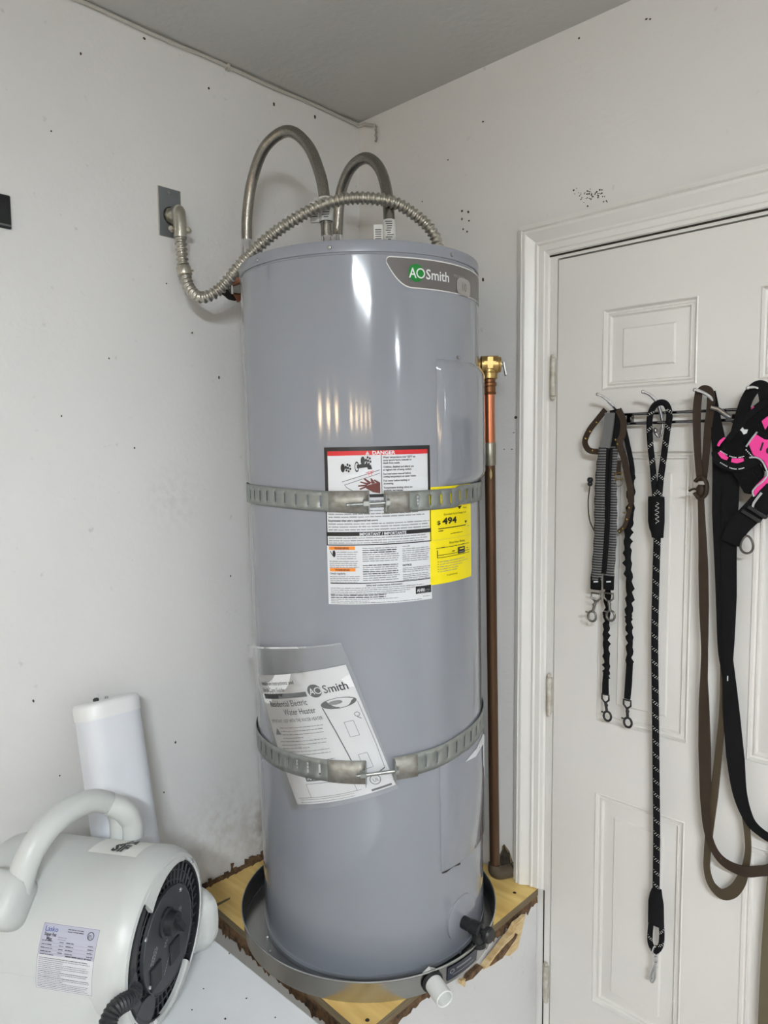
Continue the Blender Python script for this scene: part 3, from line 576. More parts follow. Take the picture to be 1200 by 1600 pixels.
def strap(name, label, hf, hw, a_left, a_right, low):
    galv = mat('galvanised_strap', (150, 154, 150), rough=0.45, metal=0.6, var=0.12, vscale=25)
    rust = mat('stamped_buckle_plate', (172, 171, 166), rough=0.5, metal=0.6, col2=(148, 143, 132), vscale=90, bump=0.15, bscale=160)
    t = thing(name, label, 'strap', HB + HAX * hf(-45), 'metal earthquake straps round the water heater')
    dr = 0.0034
    # band, with real slots punched through
    m = MB(); a = a_right; cols = []
    end = 360 + a_left; step = 6.0
    while a < end - 1e-6:
        nxt = min(a + step, end); slot = (nxt - a) > 4
        edges = [a] + ([a + 2.5, a + 3.5] if slot else []) + [nxt]
        for i in range(len(edges) - 1):
            x, y = edges[i], edges[i + 1]; wr = lambda q: q - 360 if q > 180 else q
            def pt(q, s): return H(q, hf(wr(q)) + hw * s, dr)
            if slot and i == 1:
                m.add([pt(x, -1), pt(y, -1), pt(y, -.5), pt(x, -.5)], [(0, 1, 2, 3)]); m.add([pt(x, .5), pt(y, .5), pt(y, 1), pt(x, 1)], [(0, 1, 2, 3)])
            else:
                L = [-1, -.5, .5, 1]
                for j in range(3): m.add([pt(x, L[j]), pt(y, L[j]), pt(y, L[j + 1]), pt(x, L[j + 1])], [(0, 1, 2, 3)])
        a = nxt
    m.build('band', galv, t, smooth=60, solid=0.0010, weld=1e-5)
    # dark lining seen through the slots is the tank; buckle ends
    def plate(a0, a1, lift, nm, mt):
        q = MB().grid([[H(a0 + (a1 - a0) * i / 5, hf(a0) + hw * s, lift) for i in range(6)] for s in (-1.02, 1.02)]); return q.build(nm, mt, t, smooth=60, solid=0.0012)
    plate(a_left - 17, a_left + 0.3, dr + 0.0016, 'end_plate', rust); plate(a_right - 0.3, a_right + 11, dr + 0.0016, 'end_plate', rust)
    for ae in (a_left, a_right):                 # bent-up lugs
        n = (H(ae, 0.5, 0.01) - H(ae, 0.5, 0)).normalized(); tg = HAX.cross(n); c = H(ae, hf(ae), dr + 0.012)
        MB().obox(c, tg * 0.0008, n * 0.012, HAX * hw * (0.95 if low else .8)).build('lug', galv, t)
    a_m = (a_left + a_right) / 2; n = (H(a_m, 0.5, 0.01) - H(a_m, 0.5, 0)).normalized(); tg = HAX.cross(n)
    c0 = H(a_left, hf(a_left), dr + 0.012); c1 = H(a_right, hf(a_right), dr + 0.012); ax = (c1 - c0).normalized()
    tail = 0.044 if not low else 0.020
    bo = MB().cyl(c0 - ax * tail - HAX * .002, c1 + ax * 0.004, 0.0038, 12)
    for k in range(int(tail / 0.002)): bo.lathe([(0.0038, 0), (0.0043, 0.0006), (0.0038, 0.0012)], c0 - ax * (tail - k * 0.002) - HAX * .002, ax, 12)
    b = bo.build('bolt', M_STEEL, t)
    MB().lathe([(0.0085, -0.011), (0.0085, -0.0015)], c0, ax, 6).build('nut', M_STEEL, b, smooth=20); MB().lathe([(0.0115, -0.0015), (0.0115, 0.0002)], c0, ax, 20).build('washer', M_STEEL, b, smooth=20)
    MB().lathe([(0.0115, 0.0006), (0.0115, 0.002)], c1, ax, 20).build('washer', M_STEEL, b, smooth=20); MB().lathe([(0.0085, 0.002), (0.0085, 0.008)], c1, ax, 6).build('bolt_head', M_STEEL, b, smooth=20)
strap('seismic_strap', 'slotted metal strap across the red and white warning label, upper of two', lambda a: 0.9935 + (0.011 * min(1, max(0, (-a - 45) / 45)) if a < 0 else 0.004), 0.0200, -43.0, -36.5, False)
strap('seismic_strap', 'slotted metal strap across the bagged manual, lower of two', lambda a: interp(a, [-120, -91, -46, -14, 2, 40, 80], [.452, .452, .457, .465, .474, .484, .48]), 0.0228, -47.0, -35.0, True)

# ================================================================== manual in its bag
def manual():
    tl, tr, br, bl = (-108.8, .614), (-54.5, .676), (-34.1, .425), (-80.8, .367)
    def bil(u, v, q=(tl, tr, br, bl)):
        return tuple((q[0][i] * (1 - u) + q[1][i] * u) * (1 - v) + (q[3][i] * (1 - u) + q[2][i] * u) * v for i in (0, 1))
    def f(u, v, L):
        a, h = bil(u, v); away = 0.004 * abs(v - .62) + (0.012 * max(0, .35 - v) * 1.2) + .0008 * math.sin(7 * u + 5 * v); return H(a, h, 0.0009 + away * .6 + L)
    pm = mat('manual_paper', (226, 227, 228), rough=0.45, var=0.06, vscale=9)
    m = MB(); n = 22
    m.grid([[f(i / n, 1 - j / n, 0.0012) for i in range(n + 1)] for j in range(n + 1)]); m.grid([[f(i / n, j / n, 0.0) for i in range(n + 1)] for j in range(n + 1)])
    for e in ([(i / n, 0) for i in range(n + 1)], [(i / n, 1) for i in range(n + 1)], [(0, i / n) for i in range(n + 1)], [(1, i / n) for i in range(n + 1)]): m.grid([[f(*q, 0.0) for q in e], [f(*q, 0.0012) for q in e]])
    bk = tag(m.build('instruction_manual', pm, smooth=60), 'printed white instruction booklet inside the clear bag on the heater', 'manual')
    ff = lambda u, v, L: f(u / 100, v / 125, L); s = Sheet(ff, 0.0013, 0.00018); B, Gy = mat('manual_ink', (48, 48, 50), rough=0.5), mat('manual_grey_ink', (128, 128, 130), rough=0.5)
    s.text(5, 10, 5.6, 'Installation Instructions and', B, 3, bold=0.0, xs=0.72); s.text(4, 16.4, 5.6, 'Use & Care Guide', B, 3, bold=0.0, xs=0.78)
    s.part = 'title_bar'; s.rect(4, 18.5, 58, 23.2, B, 1, seg=8); s.part = 'maker_logo'
    s.disc(66.5, 19, 6.4, B, 2, r2=6.4); s.text(61.6, 22, 8.6, 'A', pm, 4, bold=0.01, xs=0.8); s.ring(69.6, 19, 3.4, 0.9, pm, 4, n=16); s.text(74, 22.6, 11, 'Smith', B, 3, bold=0.012, xs=0.86)
    s.part = None
    s.text(10, 31, 8.2, 'Residential Electric', B, 3, bold=0.008, xs=0.72); s.text(26, 39.4, 8.2, 'Water Heater', B, 3, bold=0.008, xs=0.72)
    s.text(4, 46.5, 4.6, 'IMPORTANT: KEEP WITH THE WATER HEATER', B, 3, bold=0.0, xs=0.62)
    s.poly([(4.5, 58), (8.5, 51.5), (12.5, 58)], B, 2)
    for i in range(13): s.greek(13 if i < 4 else 8, 62 if i not in (3, 6, 9, 12) else 40, 52 + i * 3.3, 1.1, Gy)
    s.part = 'certification_badge'; s.rect(22, 96.5, 45, 103.5, B, 2, seg=4); s.text(24, 102.2, 5.6, 'AHRI', pm, 3, bold=0.02, xs=0.9); s.greek(35, 44, 101.5, 2, pm, 3); s.part = None
    for a, b in (((20, 106), (66, 106)), ((20, 106), (20, 119)), ((66, 106), (66, 119)), ((5, 119), (70, 119))): s.line(a, b, 0.5, Gy)
    for i in range(2): s.greek(6, 66, 121 + i * 2.4, .8, Gy)
    # drawing of the heater
    s.part = 'heater_drawing'
    out = [(67, 36), (70, 60), (72, 84), (73, 105), (78, 108.5), (88, 108.5), (97, 105)]
    for a, b in zip(out, out[1:]): s.line(a, b, 1.0, B)
    s.line((97, 105), (98, 80), 0.6, Gy); s.line((98, 80), (97.5, 36), 0.6, Gy)
    s.disc(82, 34, 15.5, B, 2, r2=5.2); s.disc(80, 33, 6, Gy, 3, r2=2)
    for u0, v0, u1, v1 in ((80, 53, 88, 68), (80, 86, 88, 101)):
        for a, b in (((u0, v0), (u1, v0)), ((u1, v0), (u1, v1)), ((u1, v1), (u0, v1)), ((u0, v1), (u0, v0))): s.line(a, b, 0.5, Gy)
    s.ring(93, 48, 2.4, 0.7, Gy); s.line((92, 50), (95, 53), .7, B)
    s.part = 'listing_mark'
    s.ring(85, 113.5, 5, 0.7, B, n=18); s.text(82.6, 115.4, 5, 'UL', B, 3, bold=0.0); s.part = 'bottom_bar'; s.rect(78, 121.6, 97, 123.6, B, 2, seg=4); s.part = None
    s.build(bk, {B: 'black_print', Gy: 'grey_print', pm: 'white_lettering'})
    # clear bag
    bm = bpy.data.materials.new('clear_bag'); bm.use_nodes = True; nt = bm.node_tree; nt.nodes.remove(nt.nodes['Principled BSDF'])
    tr_, gl, df, m1, m2 = (nt.nodes.new(k) for k in ('ShaderNodeBsdfTransparent', 'ShaderNodeBsdfGlossy', 'ShaderNodeBsdfDiffuse', 'ShaderNodeMixShader', 'ShaderNodeMixShader'))
    gl.inputs['Roughness'].default_value = 0.14; df.inputs[0].default_value = (.75, .76, .78, 1); fr = nt.nodes.new('ShaderNodeFresnel'); fr.inputs[0].default_value = 1.4
    tcn = nt.nodes.new('ShaderNodeTexCoord'); nz = nt.nodes.new('ShaderNodeTexNoise'); nz.inputs['Scale'].default_value = 26; nt.links.new(tcn.outputs['Object'], nz.inputs[0]); bp = nt.nodes.new('ShaderNodeBump'); bp.inputs['Strength'].default_value = 0.25; bp.inputs['Distance'].default_value = 0.01; nt.links.new(nz.outputs[0], bp.inputs['Height']); nt.links.new(bp.outputs[0], gl.inputs['Normal']); nt.links.new(bp.outputs[0], fr.inputs['Normal'])
    m1.inputs[0].default_value = 0.17; nt.links.new(tr_.outputs[0], m1.inputs[1]); nt.links.new(df.outputs[0], m1.inputs[2]); nt.links.new(fr.outputs[0], m2.inputs[0]); nt.links.new(m1.outputs[0], m2.inputs[1]); nt.links.new(gl.outputs[0], m2.inputs[2]); nt.links.new(m2.outputs[0], nt.nodes['Material Output'].inputs[0])
    q = ((-118, .672), (-56, .722), (-33, .418), (-84.5, .352))
    def g(u, v, L):
        a, h = bil(u, v, q); k = 0.006 * max(0, .22 - v) / .22
        over = max(0, -108 - a) * 0.0007
        return H(a, h, 0.0009 + (0.004 * abs(v - .65) + (0.012 * max(0, .36 - v) * 1.2)) * .6 + .0005 * math.sin(11 * u) * math.sin(9 * v) + L + over + k * (0.5 + 0.5 * math.sin(9 * u)))
    m = MB(); n = 26; m.grid([[g(i / n, 1 - j / n, 0.0030) for i in range(n + 1)] for j in range(n + 1)])
    bag = tag(m.build('plastic_bag', bm, smooth=80), 'clear plastic bag tucked behind the lower strap holding the manual', 'bag')
    sm = MB(); sm.grid([[g(i / n, 0.0, 0.0032) for i in range(n + 1)], [g(i / n, 0.012, 0.0032) for i in range(n + 1)]]); sm.build('bag_seam', bm, bag, smooth=60)
manual()

# ================================================================== hoses, conduit, plates
def braided(name, label, path, tag_at, tagcol):
    br = mat('braided_steel', (160, 156, 148), rough=0.24, metal=0.95, bump=0.5, bscale=500, bdist=0.001, var=.35, vscale=300)
    path = path[:-1] + [V((path[-1].x, path[-1].y, HB.z + 1.536))]; p = spl(path, 8); t = thing(name, label, 'hose', p[-1], 'braided water hoses above the heater')
    MB().tube(p, [0.0128 * (1 + 0.012 * (k % 2)) for k in range(len(p))], 16).build('braid', br, t, smooth=80)
    for a, b in ((p[0], (p[1] - p[0]).normalized()), (p[-1], (p[-2] - p[-1]).normalized())):
        f = MB().lathe([(0.0118, -0.012), (0.0142, -0.010), (0.0142, 0.016), (0.0132, 0.018), (0.0132, 0.026)], a, b, 20).build('ferrule', M_CHROME, t)
        MB().lathe([(0.0165, -0.030), (0.0172, -0.028), (0.0172, -0.013), (0.013, -0.010)], a, b, 8).build('swivel_nut', M_STEEL, f, smooth=20)
    q0 = p[0]; MB().tube(spl([q0 + V((0, 0, -.004)), q0 + V((0, 0, -.035)), q0 + V((-.012, 0, -.055)), q0 + V((-.035, 0, -.060)), V((-.004, q0.y, q0.z - .060))], 5), .0125, 14).build('wall_elbow', MATS['copper_stub'] if 'copper_stub' in MATS else mat('copper_stub', (168, 112, 84), rough=.35, metal=.9), t)
    i = tag_at; a, b = p[-i], p[-i - 1]; ax = (b - a).normalized(); w = mat('hose_tag', (222, 222, 218), rough=0.5)
    lb = MB().lathe([(0.0155, 0), (0.0155, 0.052)], a, ax, 20, caps=False); n = -ax.cross(CF).normalized()
    lb.ribbon([a + ax * .003 - n * 0.0145, a + ax * .003 - n * 0.034], ax, 0.006); lb.obox(a + ax * 0.022 - n * 0.025 - CF * .004, n * 0.010, ax * 0.022, CF * 0.0004); lt = lb.build('paper_tag', w, t, solid=0.0003)
    m = MB()
    for k in range(9): 
        q = a + ax * (0.006 + 0.005 * k) - CF * 0.0162; m.obox(q + n * random.uniform(-.003, .003), n * random.uniform(.003, .008), ax * 0.0010, CF * 0.0004)
    for k in range(5): m.obox(a + ax * (0.012 + 0.005 * k) - n * 0.025 - CF * .0048, n * 0.007, ax * 0.001, CF * 0.0003)
    m.build('tag_print', mat('tag_ink', (104, 104, 104), rough=0.6), lt, smooth=0)
braided('water_hose', 'taller braided steel hose arching to the left of the corner', [X(386, 392, .075), X(386, 340, .08), X(394, 283, .10), X(414, 230, .15), X(449, 205, .205), X(480, 226, .255), X(500, 272, .295), X(508, 320, .31), X(511, 362, .315)], 6, 0)
braided('water_hose', 'shorter braided steel hose looping in front of the room corner', [X(527, 385, .20), X(528, 345, .205), X(533, 300, .22), X(548, 263, .26), X(572, 247, .31), X(594, 265, .36), X(606, 312, .40), X(609, 362, .415)], 2, 0)
def conduit():
    cm = mat('flex_conduit_steel', (190, 186, 176), rough=0.3, metal=0.9, var=0.1, vscale=40); conn = mat('connector_zinc', (190, 186, 174), rough=0.28, metal=0.9)
    key = [(282, 366, .040), (284, 396, .042), (288, 425, .048), (297, 452, .068), (316, 465, .10), (346, 449, .14), (380, 409, .19), (420, 371, .24), (460, 343, .29), (500, 322, .33), (540, 311, .365), (580, 310, .40), (620, 318, .43), (655, 341, .455), (675, 362, .47), (684, 384, .478)]
    kp = [X(*k) for k in key]; kp.append(V((kp[-1].x + .003, kp[-1].y + .002, HB.z + 1.496)))
    p = spl(kp, 40)
    # evenly spaced rings
    q = [p[0]]; acc = 0.0; st = 0.0016
    for a, b_ in zip(p, p[1:]):
        L = (b_ - a).length; u = st - acc
        while u <= L: q.append(a.lerp(b_, u / L)); u += st
        acc = L - (u - st)
    t = thing('flexible_conduit', 'ribbed metal conduit curving from the wall plate over the heater top', 'conduit', X(268, 335, 0))
    MB().tube(q, [0.0120 + 0.0021 * math.cos(2 * PI * i / 7) for i in range(len(q))], 16, flat=1.0).build('conduit', cm, t, smooth=80)
    a = X(268, 338, 0.003); b = X(281.5, 363, .040)
    e = spl([a, a + V((0.020, 0.002, 0.006)), V((0.036, a.y + (b.y - a.y) * .7, a.z + 0.000)), b + V((0, 0, 0.014)), b - V((0, 0, .012))], 6)
    el = MB().tube(e, [0.014] * 8 + [0.0150] * (len(e) - 8), 16); el.lathe([(0.019, 0), (0.019, 0.006)], a, (1, 0, 0), 8); c = el.build('elbow_connector', conn, t)
    for s in (-1, 1):
        k = b + V((0, 0, 0.006)) + V((0.4, 0.9, 0)).normalized() * 0.019 * s; ax = (k - b).normalized()
        MB().lathe([(0.0062, -0.006), (0.0062, 0.004), (0.004, 0.0065)], k, V((0.7, -0.7, 0)), 12).build('clamp_screw', conn, c)
    MB().lathe([(.0175, 0), (.0175, .012), (.0150, .016)], V((kp[-1].x, kp[-1].y, HB.z + 1.487)), (0, 0, 1), 16).build('box_connector', conn, t)
    i = int(len(q) * 0.085); ax = (q[i + 3] - q[i]).normalized(); s = MB().lathe([(0.0158, 0), (0.0166, 0.002), (0.0166, 0.018), (0.0158, 0.020)], q[i], ax, 16); s.cyl(q[i] + ax * .010, q[i] + ax * .010 + V((0.35, .8, 0)).normalized() * .021, 0.005, 8); s.build('coupling', conn, t)
conduit()
def wall_plates():
    g = mat('zinc_plate', (132, 138, 142), rough=0.42, metal=0.6, var=0.1, vscale=20)
    a, b, c = X(246.7, 290, 0), X(280.8, 297, 0), X(249.7, 367.5, 0)
    t = thing('cover_plate', 'grey metal electrical cover plate on the left wall', 'wall plate', (0, (a.y + b.y) / 2, c.z))
    MB().box((0.0005, a.y, c.z), (0.0025, b.y, a.z)).build('plate', g, t, bevel=0.0008)
    MB().box((-0.004, a.y - 0.002, c.z - .001), (0.0006, b.y + .002, a.z + .001)).build('box_rim', mat('rough_plaster_edge', (196, 188, 172), rough=.9, bump=.6, bscale=120), t, smooth=0)
    for px, py in ((263, 301),): MB().lathe([(0.004, 0), (0.0035, 0.0015)], X(px, py, 0.0025), (1, 0, 0), 12).build('screw', M_STEEL, t)
    r = X(268, 338, 0.0024); MB().lathe([(0.021, 0), (0.021, 0.0012)], r, (1, 0, 0), 24).build('knockout_ring', M_DARK, t)
    blk = mat('black_plate', (22, 25, 26), rough=0.35); e = X(15.5, 320, 0)
    y1, z0, z1 = e.y, X(14, 359, 0).z, X(12, 306, 0).z
    t = thing('black_wall_plate', 'black wall plate at the left edge, left of the grey cover plate', 'wall plate', (0, y1 - .035, z0))
    MB().box((0.0, y1 - 0.07, z0), (0.006, y1, z1)).build('plate', blk, t, bevel=0.004); MB().box((0.006, y1 - 0.068, z0 + 0.004), (0.0075, y1 - 0.002, z0 + 0.008)).build('ridge', mat('black_plate_edge', (88, 92, 90), rough=.4), t)
    # strap anchor in a broken hole at the left rim of the heater
    p = X(357, 452, 0.0); ay, az = V((0, 1, 0)), V((0, 0, 1))
    t = thing('wall_anchor', 'bolted anchor in a broken hole behind the left rim of the heater', 'anchor', p)
    blob(p + ay * .008, ay * 1.6, az, 0.024, 14, .35, 0.002, (1, 0, 0)).build('broken_hole', mat('hole_black', (24, 20, 18), rough=.95), t, smooth=0)
    blob(p + ay * .03 - az * 0.010 + V((.002, 0, 0)), ay * 1.1, az, 0.017, 10, .5, 0.003, (1, 0, 0)).build('wood_blocking', mat('broken_wood', (150, 96, 66), rough=.9, var=.4, vscale=60), t, smooth=0)
    MB().lathe([(0.0125, 0), (0.0125, 0.003), (0.007, 0.0035), (0.007, 0.010)], p + V((0.003, 0.008, 0.002)), (1, 0, 0), 18).build('washer', M_STEEL, t)
    MB().tube([p + V((0.014, 0.0, -0.014)), p + V((0.016, 0.0, 0.016))], 0.0035, 10).build('bolt', M_CHROME, t)
    MB().obox(p + V((0.012, .03, 0.004)), (0.0012, 0, 0), (0, 0.03, 0.002), (0, -.001, 0.012)).build('strap_end', M_STEEL, t)
wall_plates()
def relief():
    brass = mat('brass', (176, 146, 92), rough=0.36, metal=0.9, var=0.15, vscale=50); cop = mat('copper', (198, 128, 96), rough=0.28, metal=0.95, var=0.12, vscale=30); old = mat('tarnished_copper', (104, 78, 58), rough=0.42, metal=0.8, var=0.35, vscale=8, aniso=(1, 1, .25)); oldc = mat('bronzed_fitting', (122, 82, 52), rough=0.4, metal=0.85)
    yv = -0.150
    A = Y(764, 570, yv); 
    t = thing('relief_valve', 'brass relief valve with a grey lever on the right side of the heater', 'valve', A - V((0, 0, 0.04)))
    hx = V((HB.x + HAX.x * 1.26, HB.y + HAX.y * 1.26, A.z)); n = V((A.x - hx.x, A.y - hx.y, 0)).normalized(); side = V((0.72, 0.69, 0)); side = V((CR.x, CR.y, 0)).normalized()
    L = (A - hx).length
    b = MB().lathe([(0.0125, -(L - HR) - 0.002), (0.0125, -0.018), (0.016, -0.017), (0.016, 0.0)], A, n, 18)
    b.lathe([(0.014, -0.021), (0.0195, -0.018), (0.0205, 0.006), (0.0205, 0.019), (0.0175, 0.022), (0.0175, 0.026), (0.008, 0.027)], A, side, 20); b.lathe([(0.0175, 0), (0.0175, -0.017), (0.019, -0.019), (0.019, -0.031), (0.016, -0.033)], A - V((0, 0, .0)), (0, 0, 1), 20)
    b.obox(A - CF * 0.0195 + V((0, 0, 0.001)), side * 0.006, V((0, 0, 0.0125)), CF * 0.0025); b.obox(A - CF * 0.0195, side * 0.013, V((0, 0, 0.004)), CF * 0.002)
    b.build('body', brass, t)
    c = A + side * 0.029 + V((0, 0, 0.001)); lv = MB().cyl(c - side * .006, c + side * .006, 0.005, 10); lv.obox(c + side * 0.006 + V((0, 0, -0.011)) - CF * 0.004, side * 0.0022 + V((0, 0, .0006)), V((0, 0, 0.0155)) - side * 0.003, CF * 0.005 * -1); lv.build('lever', M_STEEL, t, bevel=.001, label='grey steel test lever')
    B0 = A - V((0, 0, 0.031)); yb = -0.105; Bt = Y(773, 1352, yb)
    t2 = thing('discharge_pipe', 'copper discharge pipe running down between the heater and the door casing', 'pipe', Bt)
    def at(f): return B0.lerp(Bt, f)
    ax = (Bt - B0).normalized(); Lp = (Bt - B0).length
    def seg(px_y): return (px_y - 588) / (1352 - 588)
    MB().lathe([(0.0145, 0), (0.0145, 0.012), (0.0175, 0.014), (0.0175, 0.020), (0.0150, 0.022), (0.0150, 0.034), (0.0165, 0.036), (0.0155, 0.040)], B0 + ax * -.004, ax, 18).build('male_adapter', oldc, t2)
    MB().cyl(B0 + ax * .03, at(seg(684)), 0.0128, 18).build('new_pipe', cop, t2, label='bright copper upper length')
    s0, s1 = at(seg(682)), at(seg(716)); MB().lathe([(0.0135, 0), (0.0145, 0.002), (0.0142, (s1 - s0).length - .002), (0.0135, (s1 - s0).length)], s0, ax, 18).build('coupling', mat('tinned_coupling', (150, 146, 132), rough=.4, metal=.8, var=.3, vscale=60), t2)
    MB().tube([at(seg(714)), at(seg(1000)), Bt], 0.0122, 18).build('old_pipe', old, t2, label='dark tarnished lower length')
    e = spl([Bt + V((0, 0, 0.004)), Bt - V((0, 0, 0.012)), Bt + V((0.006, 0.012, -0.022)), Bt + V((0.018, 0.04, -0.024))], 5); MB().tube(e, 0.0155, 16).build('elbow', mat('grey_elbow', (96, 84, 68), rough=.55, metal=.5, var=.4, vscale=40), t2)
    tear = MB().lathe([(0.0005, -0.012), (0.003, -.004), (0.003, .004), (0.0005, .014)], at(seg(730)) - CF * .0115, -ax, 8); tear.build('solder_drip', mat('solder', (186, 172, 120), rough=.4, metal=.5), t2)
relief()

# ================================================================== table, leaning light, air mover
TZ = 0.618
def table():
    wt = mat('white_table_top', (236, 238, 240), rough=0.35, var=0.05, vscale=10, bump=0.03, bscale=30)
    t = thing('low_table', 'low white tabletop under the grey air mover, in front of the heater stand', 'table', (0.5, -1.15, 0))
    MB().box((0.03, -1.56, TZ - 0.03), (0.98, -0.745, TZ)).build('table_top', wt, t, bevel=0.003)
    for x in (0.07, 0.93):
        for y in (-1.51, -0.79): MB().box((x - 0.02, y - 0.02, 0), (x + 0.02, y + 0.02, TZ - 0.03)).build('leg', wt, t)
    m = MB()
    for px, py in ((358, 1490), (300, 1578), (352, 1592), (385, 1560), (318, 1545), (430, 1590)):
        q = P(px, py, 'z', TZ); b = blob(q, (1, 0, 0), (0, 1, 0), random.uniform(.0012, .0022), nrm=(0, 0, 1), th=0.0006); m.add(b.v, b.f)
    m.build('dirt_specks', M_SPECK, t, smooth=0, kind='stuff')
table()
def leaning_light():
    en = mat('white_end_cap', (228, 229, 229), rough=0.35); ln = mat('opal_lens', (218, 221, 227), rough=0.28, spec=0.5)
    top_c = V((0.055, (X(128, 1115, .07).y + X(205, 1095, .07).y) / 2, X(165, 1100, .09).z)); 
    bl, brr = X(150, 1260, 0.13), X(243, 1290, 0.15); bc = V((0.115, (bl.y + brr.y) / 2 - .002, (bl.z + brr.z) / 2))
    ax = (top_c - bc).normalized(); Lb = (top_c.z - TZ - 0.012) / ax.z; bot = top_c - ax * Lb
    sy = V((0, 1, 0)); sy = (sy - ax * sy.dot(ax)).normalized(); out = sy.cross(ax); out = out if out.x > 0 else -out
    t = thing('strip_light', 'white wraparound strip light leaning on the left wall behind the air mover', 'light', bot)
    hw, dp = 0.066, 0.058
    def ring(c, k=1.0, n=20):
        pts = [c - sy * hw * k + out * -0.006]
        for i in range(n + 1):
            a = PI * i / n; e = lambda q, p: math.copysign(abs(q) ** p, q); pts.append(c - sy * hw * k * e(math.cos(a), .55) + out * (dp * k * e(math.sin(a), .6)))
        pts.append(c + sy * hw * k + out * -0.006); return pts
    MB().loft([ring(bot + ax * .015, .97), ring(top_c - ax * 0.030, .97)]).build('lens', ln, t, smooth=50)
    for c0, c1, nm in ((top_c - ax * 0.034, top_c, 'end_cap'), (bot + ax * .03, bot, 'end_cap')):
        u = (c1 - c0).normalized(); MB().loft([ring(c0, 1.0), ring(c1 - u * .008, 1.0), ring(c1 - u * .002, .96), ring(c1, .88)]).build(nm, en, t, smooth=50)
    MB().lathe([(0.006, -0.002), (0.006, 0.005), (0.003, 0.007)], top_c - sy * 0.022 + out * 0.012, ax, 10).build('cord_plug', M_BLACKP, t); MB().lathe([(0.004, -0.002), (0.003, 0.005)], top_c + sy * 0.002 + out * 0.010, ax, 10).build('screw', M_STEEL, t)
    MB().obox((top_c + bot) / 2 - out * 0.010, sy * 0.055, ax * Lb * .48, out * 0.006).build('backplate', en, t)
leaning_light()

